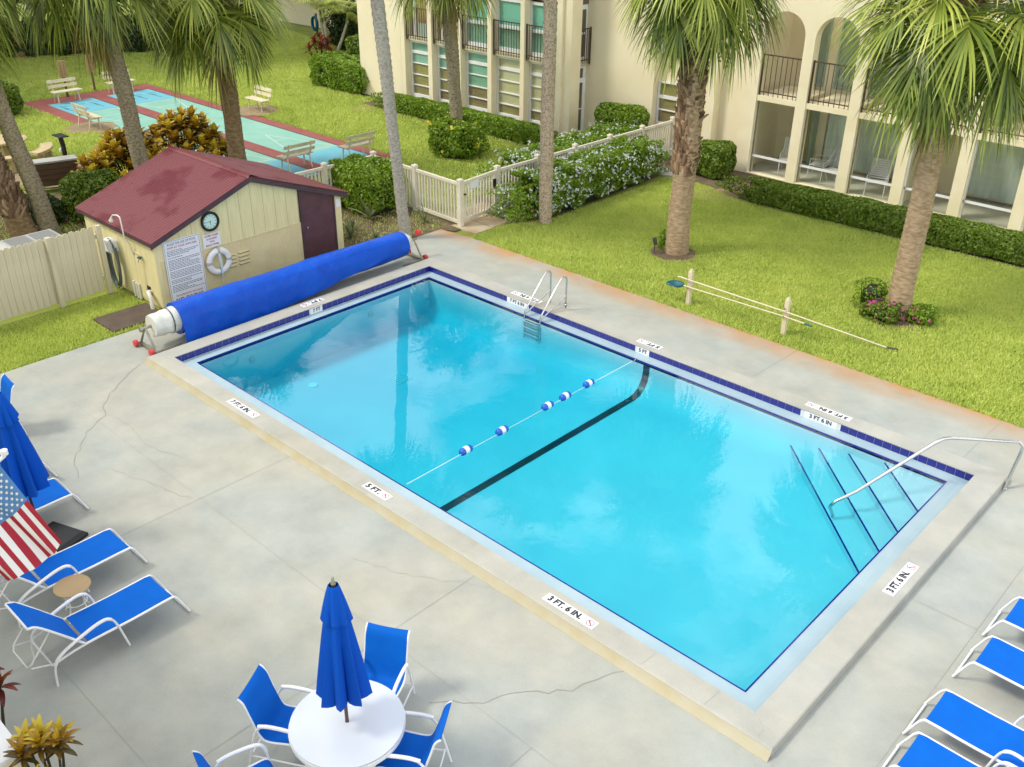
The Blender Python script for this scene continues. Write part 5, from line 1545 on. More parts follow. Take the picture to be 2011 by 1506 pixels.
# ================================================================== VEGETATION
def frond_arrays(pitch, seed, Lp=0.82, fan=0.92, nseg=58, droop=0.5, spread=2.25):
    rg = np.random.default_rng(seed)
    p = math.radians(pitch)
    V = []; F = []; T = []
    # petiole + costa path in the xz plane
    pts = []; ang = p; pos = np.array([0.0,0.0,0.0])
    n1, n2 = 6, 5
    for i in range(n1+n2+1):
        pts.append(pos.copy())
        step = Lp/n1 if i < n1 else 0.55*fan/n2
        pos = pos + step*np.array([math.cos(ang),0,math.sin(ang)])
        ang -= (0.05 if i < n1 else 0.16)*max(0.25, math.cos(ang)+0.35)
    pts = np.array(pts)
    def ribbonv(A, side, w, t0):
        k = len(V)
        for a, ww in zip(A, w):
            V.append(a-side*ww); V.append(a+side*ww); T.append(t0); T.append(t0)
        for i in range(len(A)-1):
            F.append((k+2*i, k+2*i+1, k+2*i+3, k+2*i+2))
    y = np.array([0,1.0,0])
    ribbonv(pts[:n1+1], y, np.linspace(0.028,0.014,n1+1), 0.75)
    z_ = np.array([0,0,1.0])
    ribbonv(pts[:n1+1]-z_*0.01, z_*0.5+y*0.1, np.linspace(0.03,0.016,n1+1), 0.6)
    base_t = rg.uniform(0.25,0.6)
    for s in range(nseg):
        th = -spread + 2*spread*s/(nseg-1) + rg.normal(0,0.03)
        f = 1-abs(th)/spread                               # 1 at the middle
        i0 = n1 + f*(n2)
        ia = int(min(i0, n1+n2-1)); fr_ = i0-ia
        b0 = pts[ia]*(1-fr_) + pts[min(ia+1,n1+n2)]*fr_
        tan = pts[min(ia+1,n1+n2)]-pts[max(ia-1,0)]; tan = tan/np.linalg.norm(tan)
        up = np.cross(tan, y); up = up/np.linalg.norm(up)
        if up[2] < 0: up = -up
        d = tan*math.cos(th) + y*math.sin(th) + up*(0.22*abs(math.sin(th)) + rg.normal(0,0.05))
        d /= np.linalg.norm(d)
        L = fan*(0.62+0.38*f)*rg.uniform(0.88,1.1)
        sd = np.cross(d, up); sd /= np.linalg.norm(sd)
        dr_ = droop*rg.uniform(0.7,1.4)
        st = np.array([0,0.3,0.6,0.85,1.0])
        A = b0[None,:] + d[None,:]*(st*L*(1-0.25*st*dr_))[:,None]
        A[:,2] -= dr_*L*1.05*st**2.6
        if rg.random() < 0.35:
            A[3:,2] -= 0.10*L*rg.random(); 
        A[:,1] += rg.normal(0,0.02)*st
        w = np.array([0.009,0.021,0.018,0.009,0.0015])*fan
        k = len(V); t0 = np.clip(base_t+rg.normal(0,0.22),0,0.9)
        for a, ww, s_ in zip(A, w, st):
            # shallow V fold
            V.append(a-sd*ww+up*ww*0.5); V.append(a+sd*ww+up*ww*0.5)
            tt = min(1.0, t0 + 0.30*max(0,s_-0.55))
            T.append(tt); T.append(tt)
        for i in range(4):
            F.append((k+2*i, k+2*i+1, k+2*i+3, k+2*i+2))
    return np.array(V), np.array(F), np.array(T)
PITCH = [82, 62, 44, 28, 12, -4, -20, -38, -56]
FROND = {}
for i, p in enumerate(PITCH):
    for v in range(2):
        dr_ = [0.08,0.13,0.18,0.23,0.27,0.29,0.28,0.25,0.20][i]
        FROND[(i,v)] = np_mesh('frond', *frond_arrays(p, 100+i*7+v, droop=dr_)[:2], 'frond', frond_arrays(p, 100+i*7+v, droop=dr_)[2])
OLDF = []
for v,p in enumerate((-62,-74)):
    a_ = frond_arrays(p, 300+v, Lp=0.8, fan=0.95, droop=0.35, nseg=26, spread=1.3)
    OLDF.append(np_mesh('old_frond', a_[0], a_[1], 'frond_old', a_[2]))

def trunk_mesh(path, radii, mat, n=18, ringamp=0.012, seed=0):
    rg = np.random.default_rng(seed)
    P = smoothpath(path, 8)
    rr_ = np.interp(np.linspace(0,1,len(P)), np.linspace(0,1,len(radii)), radii)
    # resample densely so that the leaf-scar rings are geometry
    m = max(20, int(sum((P[i+1]-P[i]).length for i in range(len(P)-1))/0.055))
    tt = np.linspace(0,len(P)-1,m)
    pts = [P[int(t)].lerp(P[min(int(t)+1,len(P)-1)], t-int(t)) for t in tt]
    rs = np.interp(tt, np.arange(len(P)), rr_)
    rows = []
    lump = rg.normal(0,1,(6,2))
    for i,(p,r) in enumerate(zip(pts,rs)):
        row = []
        q = r*(1+ (ringamp/r if i%2 else -ringamp/r)*rg.uniform(0.3,1.0))
        for k in range(n+1):
            a = 2*math.pi*(k%n)/n
            w_ = 1+0.03*math.sin(3*a+i*0.13+lump[0,0])+0.02*math.sin(5*a-i*0.21+lump[1,0])
            row.append((p.x+q*w_*math.cos(a), p.y+q*w_*math.sin(a), p.z))
        rows.append(row)
    mb = MB().grid(rows)
    return mb
def boots_mesh(path_fn, z0, z1, r_fn, nz, nper, length, width, out, seed=0):
    """criss-cross stubs of old leaf bases round a trunk"""
    rg = np.random.default_rng(seed)
    V=[]; F=[]; T=[]
    for i in range(nz):
        z = z0+(z1-z0)*i/max(1,nz-1)
        for k in range(nper):
            a = 2*math.pi*(k+0.5*(i%2))/nper + rg.normal(0,0.12)
            c = path_fn(z); r = r_fn(z)
            er = np.array([math.cos(a),math.sin(a),0]); et = np.array([-math.sin(a),math.cos(a),0]); ez = np.array([0,0,1.0])
            b0 = np.array([c[0],c[1],z])+er*(r*1.0)
            tilt = rg.normal(0,0.35)
            L = length*rg.uniform(0.6,1.3); W_ = width*rg.uniform(0.7,1.2); o_ = out*rg.uniform(0.5,1.4)
            tip = b0+ez*L+er*o_+et*tilt*L
            th_ = er*0.025
            kk = len(V)
            V += [b0-et*W_, b0+et*W_, tip+et*W_*0.45, tip-et*W_*0.45, b0-et*W_*0.8-th_, b0+et*W_*0.8-th_, tip+et*W_*0.4-th_*1.6, tip-et*W_*0.4-th_*1.6]
            F += [(kk,kk+1,kk+2,kk+3),(kk+4,kk+7,kk+6,kk+5),(kk+3,kk+2,kk+6,kk+7),(kk,kk+3,kk+7,kk+4),(kk+1,kk+5,kk+6,kk+2)]
            T += [rg.uniform(0,1)]*8
    return np.array(V), np.array(F), np.array(T)
def palm(label, base, top, radii, mat, nfr=40, scale=1.0, old=3, boots=None, ferns=0, seed=0, crown=True, lowpitch=-30, group='fan palms round the pool'):
    rg = random.Random(seed)
    t_ = thing('palm_tree', label, 'palm tree', (base[0],base[1],0), 0, group)
    B = Vector((0,0,-0.05)); Tp = Vector((top[0]-base[0], top[1]-base[1], top[2]))
    mid = B.lerp(Tp,0.5)
    trunk_mesh([B, B.lerp(Tp,0.25)+Vector((rg.uniform(-.03,.03),rg.uniform(-.03,.03),0)), mid+Vector((rg.uniform(-.05,.05),rg.uniform(-.05,.05),0)), Tp], radii, mat, seed=seed).build('trunk', mat, t_, smooth=70)
    if not crown: return t_
    rT = radii[-1]
    # shaggy head under the leaves
    def pf(z): q = B.lerp(Tp, min(1.15,max(0,z/Tp.z))); return (q.x,q.y)
    Vb,Fb,Tb = boots_mesh(pf, Tp.z-0.45*scale, Tp.z+0.25*scale, lambda z: rT*1.05+0.02, 7, 10, 0.30*scale, 0.055, 0.16*scale, seed+1)
    o = np_obj('leaf_bases', Vb, Fb, 'boot', t_, Tb); o['kind'] = 'stuff'
    if boots:
        Vb,Fb,Tb = boots_mesh(pf, boots[0], boots[1], lambda z: np.interp(z,np.linspace(0,Tp.z,len(radii)),radii), int((boots[1]-boots[0])/0.062), 11, 0.24, 0.075, 0.05, seed+2)
        o = np_obj('old_leaf_stubs', Vb, Fb, 'boot', t_, Tb); o['kind'] = 'stuff'
    for k in range(nfr):
        f = (k+0.5)/nfr
        pitch = 84-(84-lowpitch)*f**0.85 + rg.uniform(-8,8)
        i = min(range(len(PITCH)), key=lambda q: abs(PITCH[q]-pitch))
        az = k*2.39996+rg.uniform(-0.25,0.25)
        s = scale*rg.uniform(0.88,1.12)
        inst('frond', FROND[(i,rg.randint(0,1))], t_, (Tp.x+0.06*math.cos(az),Tp.y+0.06*math.sin(az),Tp.z+0.18*scale*(1-f)+0.05), (rg.uniform(-0.25,0.25)*0.6,rg.uniform(-0.08,0.08),az), (s,s,s))
    for k in range(old):
        az = rg.uniform(0,6.28); s = scale*rg.uniform(0.75,1.0)
        inst('old_frond', OLDF[k%2], t_, (Tp.x+rT*0.6*math.cos(az),Tp.y+rT*0.6*math.sin(az),Tp.z-0.12), (0,0,az), (s,s,s))
    if ferns:                               # plants rooted in the old leaf bases
        V=[];F=[];T=[]
        rgn = np.random.default_rng(seed+9)
        for k in range(ferns):
            az = rgn.uniform(0,6.28); L = rgn.uniform(0.35,0.65); z = Tp.z-rgn.uniform(0.7,1.6); q = pf(z)
            er = np.array([math.cos(az),math.sin(az),0]); et = np.array([-math.sin(az),math.cos(az),0])
            b0 = np.array([q[0],q[1],z])+er*rT*0.95
            for j in range(9):
                s_ = (j+1)/9
                c = b0+er*(L*(0.55*s_+0.25*math.sin(s_*2.2)))+np.array([0,0,1])*(L*(0.35*s_-0.95*s_**2))
                for sg in (-1,1):
                    ll = 0.17*math.sin(math.pi*min(1,s_*0.85+0.12))*rgn.uniform(0.8,1.2)
                    tip = c+et*sg*ll+er*ll*0.45-np.array([0,0,0.05]); k0=len(V)
                    V += [c-er*0.016, c+er*0.016, c+(tip-c)*0.6+er*0.02, tip, c+(tip-c)*0.6-er*0.02]
                    F += [(k0,k0+1,k0+2,k0+2),(k0,k0+2,k0+3,k0+4)]; T += [rgn.uniform(0.2,0.9)]*5
        F = [f if f[2]!=f[3] else (f[0],f[1],f[2],f[2]) for f in F]
        tri = np.array([(f[0],f[1],f[2]) for f in F]+[(f[0],f[2],f[3]) for f in F if f[2]!=f[3]])
        o = np_obj('tree_fern', np.array(V), tri, 'leaf_bright', t_, np.array(T)); o['kind'] = 'stuff'
    return t_
palm('shaggy brown-trunked fan palm in the lawn with a bullet light at its foot', (3.50,11.92), (3.47,11.95,6.4), [0.30,0.27,0.27,0.29,0.33], 'trunk_tan', 54, 1.10, 2, boots=(2.0,6.1), ferns=16, seed=11, lowpitch=-34)
palm('smooth tan-trunked fan palm in the lawn with pink flowers at its foot', (9.17,12.06), (9.15,12.1,6.15), [0.26,0.24,0.235,0.22,0.23], 'trunk_tan', 60, 1.22, 7, ferns=22, seed=12, lowpitch=-42)
palm('fan palm with rough grey-brown trunk rising behind the pool house roof', (-9.6,4.75), (-10.0,4.4,6.35), [0.26,0.23,0.22,0.22,0.24], 'trunk_grey', 48, 1.24, 10, seed=13, lowpitch=-34)
palm('full-crowned fan palm with stout brown trunk between roof and court', (-9.9,7.9), (-10.0,7.8,5.05), [0.28,0.26,0.25,0.27,0.31], 'trunk_brown', 56, 1.24, 1, seed=14, lowpitch=-34)
palm('slim pale palm trunk by the end of the blue pool cover', (-2.10,7.80), (-2.45,7.35,8.4), [0.155,0.14,0.14,0.165,0.15], 'trunk_pale', 40, 1.0, 3, seed=15)
palm('slim mottled palm trunk in front of the flowering hedge', (-0.33,11.25), (-0.33,11.25,8.2), [0.175,0.175,0.18,0.165,0.16], 'trunk_speckled', 40, 1.0, 3, seed=16)
palm('tall grey palm with yellow-flowered shrub round its foot', (-6.95,14.40), (-7.2,14.2,6.0), [0.24,0.20,0.20,0.22,0.22], 'trunk_grey', 42, 1.05, 4, seed=17)
palm('leaning grey palm trunk behind the pool heater', (-8.95,1.60), (-9.35,0.85,6.2), [0.25,0.22,0.21,0.20,0.20], 'trunk_grey', 38, 1.0, 2, seed=18)
palm('leaning rough brown palm trunk beside the grey leaning palm', (-9.15,1.05), (-9.75,0.05,4.9), [0.36,0.30,0.27,0.25,0.25], 'trunk_brown', 38, 1.0, 6, boots=(0.6,2.4), seed=19)

# ---- leafy hedges and shrubs
def hedge_points(size, n, rnd=0.12, top=0.5, seed=0, lumps=0.06):
    """points and outward normals in and just under the surface of a rounded box (sx,sy,sz) standing on z=0"""
    rg = np.random.default_rng(seed)
    sx, sy, sz = size
    A = np.array([sx*sz*2, sy*sz*2, sx*sy*1.0]); A = A/A.sum()
    which = rg.choice(3, n, p=A)
    u = rg.uniform(-1,1,(n,3))
    sg = rg.choice([-1,1], n)
    P = u.copy(); N = np.zeros((n,3))
    for ax, w_ in ((1,0),(0,1)):
        m = which == w_
        P[m,ax] = sg[m]; N[m,ax] = sg[m]
    m = which == 2
    P[m,2] = 1; N[m,2] = 1
    # rounded by squircle projection in plan and section
    q = np.abs(P)**4
    k = (q.sum(1))**0.25
    k2 = np.maximum(k,1)
    P = P/k2[:,None]
    N = unit(N + 0.45*P)
    wob = 1+lumps*(np.sin(P[:,0]*sx*3.1+seed)+np.sin(P[:,1]*sy*5+1.7*seed)+np.sin(P[:,2]*7+P[:,0]*sx*2.3))/1.5
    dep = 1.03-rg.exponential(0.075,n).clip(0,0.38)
    P = P*np.array([sx/2,sy/2,sz/2])*wob[:,None]*dep[:,None]
    P[:,2] += sz/2
    P[:,2] = np.maximum(P[:,2], 0.02)
    clump = 0.5+0.5*np.sin(P[:,0]*9+seed)*np.sin(P[:,1]*8+2*seed)*np.sin(P[:,2]*10+seed)
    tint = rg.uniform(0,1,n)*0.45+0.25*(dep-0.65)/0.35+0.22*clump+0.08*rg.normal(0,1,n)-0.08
    return P, N, np.clip(tint,0,1)
def shrub(name, label, cat, loc, size, n, mat, leaf=(0.095,0.058), rz=0.0, group=None, seed=0, lumps=0.06, flowers=None, jitter=0.7):
    t_ = thing(name, label, cat, loc, rz, group)
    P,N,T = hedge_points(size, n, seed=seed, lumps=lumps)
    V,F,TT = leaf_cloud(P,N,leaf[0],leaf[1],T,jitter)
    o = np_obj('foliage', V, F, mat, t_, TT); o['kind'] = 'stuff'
    # woody inside: stems and twigs
    mb = MB(); rg = random.Random(seed)
    ns = max(4,int(size[0]*size[1]*7))
    for k in range(min(ns,60)):
        x = rg.uniform(-0.42,0.42)*size[0]; y = rg.uniform(-0.35,0.35)*size[1]
        mb.tube([(x*0.9,y*0.8,0),(x,y,size[2]*0.45),(x+rg.uniform(-0.1,0.1),y+rg.uniform(-0.1,0.1),size[2]*0.88)],[0.018,0.012,0.005],5)
    mb.build('stems','twig',t_)
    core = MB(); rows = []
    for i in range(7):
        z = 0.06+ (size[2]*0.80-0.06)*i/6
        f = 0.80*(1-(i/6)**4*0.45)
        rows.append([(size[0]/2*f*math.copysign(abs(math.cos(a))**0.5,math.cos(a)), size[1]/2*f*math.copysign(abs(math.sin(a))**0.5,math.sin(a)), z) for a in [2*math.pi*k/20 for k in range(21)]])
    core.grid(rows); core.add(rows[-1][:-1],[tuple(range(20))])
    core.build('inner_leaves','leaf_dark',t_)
    if flowers:
        fm, nf, fs = flowers
        P,N,T = hedge_points((size[0]*1.03,size[1]*1.06,size[2]*1.03), nf, seed=seed+50, lumps=lumps)
        kk = P[:,2] > size[2]*0.15
        P,N,T = P[kk],N[kk],rng.uniform(0,1,kk.sum())
        # three little petals per head
        P3 = np.repeat(P,3,0)+rng.normal(0,fs*0.35,(3*len(P),3)); N3 = np.repeat(N,3,0); T3 = np.repeat(T,3)
        V,F,TT = leaf_cloud(P3,N3,fs,fs,T3,0.5,0.1)
        o = np_obj('flowers', V, F, fm, t_, TT); o['kind'] = 'stuff'
    return t_
shrub('hedge','long clipped dark green hedge along the arcaded porches','hedge',(6.9,17.22,0),(9.8,0.85,0.66),42000,'leaf_hedge',rz=R_(3.2),seed=1,lumps=0.05)
shrub('hedge','long clipped hedge along the pilastered window bays','hedge',(-9.6,17.15,0),(9.6,0.75,0.62),26000,'leaf_bright',(0.09,0.055),rz=R_(0.6),seed=2)
shrub('hedge','long hedge with pale blue flowers on the lawn side of the picket fence','hedge',(-1.12,14.05,0),(6.5,1.35,1.12),34000,'leaf_bright',(0.09,0.05),rz=R_(92),seed=3,lumps=0.13,flowers=('petal_pale',1700,0.055))
shrub('hedge','flowering hedge behind the picket fence towards the window bays','hedge',(-2.65,15.0,0),(7.2,1.2,1.18),22000,'leaf_bright',(0.085,0.045),rz=R_(92),seed=4,lumps=0.10,flowers=('petal_pale',1000,0.06))
shrub('shrub','rounded bright green shrub against the blank wall behind the hedge','shrub',(-3.3,18.4,0),(1.8,1.1,1.55),6500,'leaf_bright',seed=5)
shrub('shrub','small round clipped shrub at the foot of the arcade end column','shrub',(0.35,18.35,0),(1.25,1.0,1.0),7000,'leaf_hedge',seed=6)
shrub('shrub','large bright green shrub between pool house and picket fence','shrub',(-4.75,8.75,0),(1.9,1.5,1.28),11000,'leaf_bright',seed=7,lumps=0.08)
shrub('hedge','bright green clipped hedge block at the end of the apartment wing','hedge',(-17.9,18.35,0),(3.6,1.6,1.25),14000,'leaf_bright',(0.10,0.06),seed=8,lumps=0.08)
shrub('shrub','leafy shrub with yellow flowers round the grey palm foot','shrub',(-6.95,14.25,0),(1.7,1.3,1.15),5200,'leaf_bright',(0.10,0.06),seed=9,lumps=0.14,flowers=('petal_yellow',26,0.10))
shrub('hedge','dark clipped hedge block by the far end of the court','hedge',(-23.3,5.9,0),(2.0,1.6,1.15),9000,'leaf_hedge',(0.10,0.06),seed=10)
shrub('shrub','glossy green shrub beside the yellow croton near the roof corner','shrub',(-9.4,3.05,0),(1.5,1.3,1.15),6000,'leaf_hedge',(0.10,0.055),seed=20,lumps=0.1)
shrub('hedge','low dark hedge in the shade behind the leaning palms','hedge',(-10.2,1.9,0),(1.6,0.8,0.6),4000,'leaf_dark',(0.09,0.05),seed=21)
shrub('shrub','small green shrub at the foot of the leaning brown palm','shrub',(-9.7,-0.3,0),(1.2,1.0,0.7),4000,'leaf_bright',(0.09,0.05),seed=22)
shrub('shrub','olive shrub beside the slender palm clump','shrub',(-20.3,21.6,0),(2.0,1.5,1.5),6000,'leaf_hedge',(0.13,0.07),seed=23)
shrub('hedge','tall dark hedge in front of the far apartment block','hedge',(-23.6,24.2,0),(5.2,1.3,2.3),14000,'leaf_dark',(0.16,0.09),seed=24,lumps=0.12)
shrub('shrub','low plants with pink flowers at the foot of the smooth tan palm','shrub',(8.95,11.68,0),(0.75,0.55,0.36),1500,'leaf_hedge',(0.07,0.04),seed=25,lumps=0.2,flowers=('petal_pink',70,0.055))
shrub('shrub','small clump with a few pink flowers right of the tan palm','shrub',(9.68,12.05,0),(0.5,0.42,0.34),800,'leaf_bright',(0.07,0.04),seed=26,lumps=0.2,flowers=('petal_pink',12,0.05))
shrub('shrub','small spiky seedling clump at the foot of the shaggy palm','shrub',(3.25,12.05,0),(0.5,0.4,0.42),500,'leaf_bright',(0.16,0.03),seed=27,lumps=0.2)
shrub('shrub','pale tall weedy clump left of the tan palm','shrub',(8.55,12.15,0),(0.6,0.5,0.62),700,'leaf_bright',(0.06,0.04),seed=28,lumps=0.2,flowers=('petal_pink',10,0.04))

# ---- crotons: whorls of long coloured leaves on stems
def croton_leaf(L, W, seed):
    rows = []
    for i in range(6):
        t_ = i/5; w_ = W*math.sin(math.pi*min(1,t_*0.86+0.10))**0.8*(0.25 if i in (0,) else 1)
        z = L*(0.10*math.sin(t_*2.5)-0.18*t_*t_)
        rows.append([(L*t_,-w_,z+w_*0.35),(L*t_,0,z),(L*t_,w_,z+w_*0.35)])
    return rows
def croton(name, label, loc, heads, hmin, hmax, rad, L, W, mat='leaf_croton', seed=0, nleaf=22, split=True):
    rg = random.Random(seed)
    t_ = thing(name, label, 'shrub', loc)
    mb = MB()
    tips = []
    for k in range(heads):
        a = 2*math.pi*k*0.381966; r = rad*math.sqrt((k+0.5)/heads)
        h = hmax-(hmax-hmin)*(r/rad)**1.5+rg.uniform(-0.12,0.12)
        x, y = r*math.cos(a)*1.0, r*math.sin(a)
        tips.append((x,y,h))
        mb.tube([(x*0.35,y*0.35,0),(x*0.7,y*0.7,h*0.5),(x,y,h)],[0.022,0.016,0.010],6)
    mb.build('stems','twig',t_)
    rgn = np.random.default_rng(seed)
    for (x,y,h) in tips:
        V=[];F=[];T=[]
        hue = rg.uniform(-0.25,0.25)
        for j in range(nleaf):
            az = j*2.39996+rg.uniform(-0.2,0.2); f = j/nleaf
            el = R_(72-92*f+rg.uniform(-10,10)); LL_ = L*rg.uniform(0.75,1.1); z0 = h+0.02-0.30*L*3*f*0.6
            ca,sa,ce,se = math.cos(az),math.sin(az),math.cos(el),math.sin(el)
            k0=len(V); tt = min(1,max(0,0.84-0.70*f+hue+rg.uniform(-0.18,0.18)))
            for i_,row in enumerate(croton_leaf(LL_,W*rg.uniform(0.8,1.15),0)):
                for c_,(px,py,pz) in enumerate(row):
                    X = px*ce-pz*se; Z = px*se+pz*ce
                    V.append((x+X*ca-py*sa, y+X*sa+py*ca, z0+Z)); T.append(min(1,max(0,tt+(0.14 if c_==1 else 0))))
            for i_ in range(5):
                for c_ in range(2):
                    b_=k0+i_*3+c_; F.append((b_,b_+1,b_+4,b_+3))
        o = np_obj('leaf_whorl', np.array(V), np.array(F), mat, t_, np.array(T))
    return t_
croton('croton_shrub','big yellow and bronze croton shrub behind the pool house roof',(-10.9,5.0,0),46,0.4,1.75,1.25,0.34,0.085,seed=31)
croton('croton_shrub','bronze croton shrub between the roof ridge and the court',(-11.6,7.1,0),50,0.4,1.75,1.35,0.34,0.085,seed=32)
croton('croton_shrub','bright yellow croton clump at the left end of the croton row',(-10.6,3.75,0),9,0.6,1.15,0.5,0.36,0.085,seed=33)
croton('croton_shrub','yellow-brown croton in the planter at the deck edge',(8.20,-6.0,0),7,0.70,1.05,0.26,0.20,0.03,seed=34,nleaf=18)
croton('croton_shrub','red-brown croton clump at the deck edge behind the flag',(6.72,-6.02,0),4,0.6,1.0,0.20,0.22,0.035,'leaf_red',seed=35,nleaf=14)
croton('cordyline_clump','dark red leafy clump at the foot of the slender palms',(-24.0,21.6,0),9,0.4,0.95,0.6,0.38,0.06,'leaf_red',seed=36,nleaf=14)
# ---- spiky plants in the bed by the gate
def spiky(label, loc, n, L, seed, w_=0.04):
    rg = random.Random(seed)
    t_ = thing('spiky_plant', label, 'plant', loc, 0, 'spiky plants in the bed by the gate')
    for k in range(n):
        az = k*2.4+rg.uniform(-0.3,0.3); el = R_(rg.uniform(25,80)); l_ = L*rg.uniform(0.7,1.1)
        rows=[]; T=[]
        for i in range(6):
            s=i/5; x=l_*s*math.cos(el)+0.15*l_*s*s; z=l_*s*math.sin(el)-0.35*l_*s*s*math.cos(el); ww=w_*(1-s)**0.6*(0.6+0.4*min(1,s*4))
            rows.append([(x,-ww,z+ww*0.5),(x,0,z),(x,ww,z+ww*0.5)])
        mb=MB().grid(rows)
        me=mb.mesh('leaf','leaf_agave'); a_=me.attributes.new('tint','FLOAT','POINT')
        a_.data.foreach_set('value',[rg.uniform(0,1)]*len(me.vertices))
        inst('leaf', me, t_, (0,0,0.02), (0,0,az))
spiky('tall spiky bromeliad in the bed in front of the bright shrub',(-3.85,8.05,0),20,0.85,41,0.045)
spiky('small spiky plant beside the picket fence near the gate',(-2.65,8.95,0),12,0.55,42,0.025)
spiky('spiky clump beside the maroon door corner of the pool house',(-3.05,6.75,0),18,0.60,43,0.035)
spiky('spiky clump at the end of the blue pool cover',(-2.6,7.2,0),10,0.42,44,0.03)
spiky('spiky clump between door corner and bromeliad',(-3.5,7.2,0),12,0.50,45,0.03)
# ---- slender feather-palm clump by the far hedge
ar = thing('slender_palm_clump','three slender pale stems with feathery fronds by the far hedge','palm tree',(-23.9,22.0,0))
rg = random.Random(5)
for (dxx,dyy,h) in ((-0.75,0.25,1.75),(-0.15,0.0,1.9),(0.95,0.55,1.8)):
    MB().tube([(dxx*0.25,dyy*0.25,0),(dxx*0.7,dyy*0.6,h*0.5),(dxx,dyy,h)],[0.09,0.075,0.06],10).build('stem','trunk_pale',ar,smooth=60)
    MB().tube([(dxx*0.94,dyy*0.95,h*0.9),(dxx*1.05,dyy,h+0.45)],[0.075,0.05],10).build('crownshaft','petiole',ar,smooth=60)
    for k in range(9):
        az = k*2.4+rg.uniform(-0.3,0.3); el = R_(rg.uniform(10,70)); V=[];F=[];T=[]; L=1.9
        for j in range(26):
            s=(j+1)/26; r=L*s*math.cos(el)*(1+0.1*s); z=L*s*math.sin(el)-1.1*s*s
            for sg in (-1,1):
                ll=0.42*math.sin(math.pi*min(1,s*0.8+0.15)); k0=len(V); tt=rg.uniform(0.3,0.9)
                V += [(r-0.025,0,z),(r+0.025,0,z),(r+ll*0.45,sg*ll,z-ll*0.45)]; F.append((k0,k0+1,k0+2)); T+=[tt]*3
        o = np_obj('frond', np.array(V), np.array(F), 'frond', ar, np.array(T))
        o.location=(dxx*1.05,dyy,h+0.4); o.rotation_euler=(0,0,az)
# ---- broad trees closing the far lawn
def tree(label, loc, h, rx, seed, n=16000, zc=None, leaf=0.36):
    rg = np.random.default_rng(seed); r2 = random.Random(seed)
    t_ = thing('shade_tree', label, 'tree', loc, 0, 'shade trees beyond the far lawn')
    MB().tube([(0,0,-0.1),(0.1,0.05,h*0.22),(0.0,0.1,h*0.45)],[0.32,0.24,0.18],12).build('trunk','trunk_brown',t_,smooth=60)
    lim = MB(); ctrs=[]
    for k in range(11):
        a=2*math.pi*k/11+r2.uniform(-.3,.3); r=rx*r2.uniform(0.35,0.9); z=h*r2.uniform(0.30,0.92)
        e=(r*math.cos(a),r*math.sin(a),z); ctrs.append(e)
        lim.tube([(0,0.1,h*0.3),(e[0]*0.45,e[1]*0.45,h*0.3+(z-h*0.3)*0.6),e],[0.12,0.07,0.02],6)
    lim.build('limbs','trunk_brown',t_,smooth=60)
    P=[];N=[]
    for e in ctrs+[(0,0,h*0.85)]:
        m=n//12; d=unit(rg.normal(0,1,(m,3))); rr2=(rg.uniform(0.35,1,(m,1))**0.5)*np.array([rx*0.45,rx*0.45,h*0.16])
        P.append(np.array(e)+d*rr2); N.append(d)
    P=np.concatenate(P);N=np.concatenate(N)
    V,F,TT=leaf_cloud(P,N,leaf,leaf*0.6,np.clip(rg.normal(0.45,0.22,len(P)),0,1),0.8)
    o=np_obj('crown',V,F,'leaf_dark',t_,TT); o['kind']='stuff'
for i,(x,y,h,r,lab) in enumerate(((-33.0,5.0,12.0,5.0,'dark shade tree at the far left edge of the lawn'),(-34.5,11.5,13.0,5.6,'broad dark shade tree beyond the score boards'),(-33.0,17.5,12.5,5.2,'dark shade tree behind the full-crowned fan palm'),(-35.5,24.0,12.0,5.0,'far shade tree beside the pale apartment block'),(-31.0,-1.5,11.0,4.8,'dark shade tree left of the stone picnic table'))):
    tree(lab,(x,y,0),h,r,60+i)
shrub('hedge','low shaded shrub row along the far lawn edge','hedge',(-34.0,13.5,0),(14.0,1.6,1.5),12000,'leaf_dark',(0.22,0.13),rz=R_(62),seed=71,lumps=0.15)
# blue parasol standing by the stone table
closed_umbrella('closed blue umbrella at the stone picnic table behind the palms',(-17.2,2.55,0),(0,0,0),1.0,2.3,0.26,pole='black',seed=8)

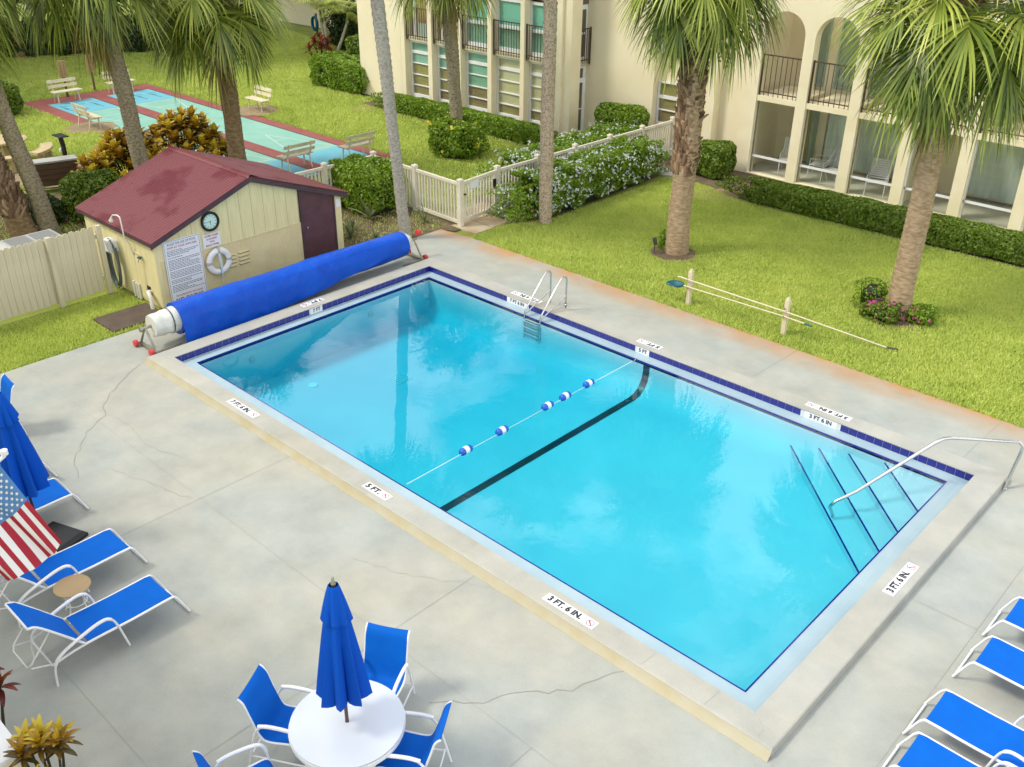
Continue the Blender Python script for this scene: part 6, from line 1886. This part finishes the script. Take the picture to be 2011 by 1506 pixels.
# ================================================================== GRASS
from math import floor
def inside(poly, X, Y):
    c = np.zeros(len(X), bool); n = len(poly); j = n-1
    for i in range(n):
        xi,yi = poly[i]; xj,yj = poly[j]
        m = ((yi > Y) != (yj > Y)) & (X < (xj-xi)*(Y-yi)/((yj-yi)+1e-12)+xi)
        c ^= m; j = i
    return c
def grass(name, label, poly, dens, blade, holes=(), width=0.012):
    xs_ = [p[0] for p in poly]; ys_ = [p[1] for p in poly]
    A = (max(xs_)-min(xs_))*(max(ys_)-min(ys_)); n = int(A*dens)
    X = rng.uniform(min(xs_),max(xs_),n); Y = rng.uniform(min(ys_),max(ys_),n)
    k = inside(poly,X,Y)
    for h in holes: k &= ~inside(h,X,Y)
    X,Y = X[k],Y[k]; n = len(X)
    a = rng.uniform(0,2*math.pi,n); L = blade*rng.uniform(0.55,1.25,n); lean = rng.uniform(0.55,1.0,n)
    patch = 0.5+0.25*np.sin(X*1.3+0.7*np.sin(Y*0.9))+0.25*np.sin(Y*1.7+1.1*np.sin(X*0.6)+2)
    w_ = width*rng.uniform(0.7,1.4,n)
    b_ = rng.uniform(0,2*math.pi,n)
    base = np.stack([X,Y,np.full(n,-0.03)],1)
    side = np.stack([np.cos(b_),np.sin(b_),np.zeros(n)],1)*w_[:,None]
    tip = base+np.stack([np.cos(a)*L*lean,np.sin(a)*L*lean,0.03+L*np.sqrt(np.clip(1.05-lean**2,0.1,1))],1)
    V = np.stack([base-side,base+side,tip],1).reshape(-1,3)
    F = np.arange(3*n).reshape(n,3)
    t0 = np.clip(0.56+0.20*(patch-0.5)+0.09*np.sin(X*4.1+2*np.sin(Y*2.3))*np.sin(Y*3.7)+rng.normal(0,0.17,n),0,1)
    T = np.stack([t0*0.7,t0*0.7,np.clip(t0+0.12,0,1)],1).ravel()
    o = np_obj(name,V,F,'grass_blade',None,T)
    return tag(o,label,'grass',kind='stuff')
def circ(cx,cy,r): return [(cx+r*math.cos(2*math.pi*k/14),cy+r*math.sin(2*math.pi*k/14)) for k in range(14)]
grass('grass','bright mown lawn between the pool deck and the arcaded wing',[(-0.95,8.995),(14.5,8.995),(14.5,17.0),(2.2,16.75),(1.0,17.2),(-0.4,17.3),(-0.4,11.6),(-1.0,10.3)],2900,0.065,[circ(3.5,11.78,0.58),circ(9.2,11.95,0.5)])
grass('grass','mown lawn round the shuffleboard court and the window bays',[(-8.25,9.7),(-2.1,9.7),(-3.3,11.4),(-3.3,16.8),(-14.9,16.8),(-15.6,17.5),(-19.8,19.2),(-22.0,23.5),(-34,26),(-37,10),(-32,2),(-13.2,2.0),(-12.6,7.3),(-24.65,7.3),(-24.65,12.8),(-8.25,12.8)],850,0.095,[circ(-6.95,14.35,0.6),circ(-17,13.2,0.85),circ(-14.2,3.9,1.35),circ(-18.9,7.4,0.8)],0.02)
grass('grass','patch of lawn between the beige fence and the deck',[(-4.05,-6.0),(-1.98,-6.0),(-1.98,0.4),(-2.2,1.05),(-4.05,1.0)],2600,0.06,[[(-3.08,-0.2),(-2.12,-0.2),(-2.12,1.08),(-3.08,1.08)]])
grass('grass','thin shaded grass behind the pool house and heater',[(-12.4,-5.0),(-5.8,-5.0),(-5.8,1.0),(-8.0,4.5),(-12.4,2.5)],260,0.08,[],0.018)
grass('grass','sparse weeds in the planting bed by the gate',[(-5.3,6.2),(-2.2,6.6),(-2.0,8.8),(-2.0,9.3),(-5.2,9.4)],240,0.09,[],0.018)

# ---- unseen wing added on the camera's side of the pool to shade the deck
nb = thing('near_shade_wing','unseen cream wing added along the near side to shade the deck','building')
MB().box(-14.0,12.6,-19.0,-9.1,0,8.1).build('wall','stucco',nb)
MB().box(-14.2,12.8,-19.2,-8.9,8.1,8.3).build('roof_edge','stucco_trim',nb)
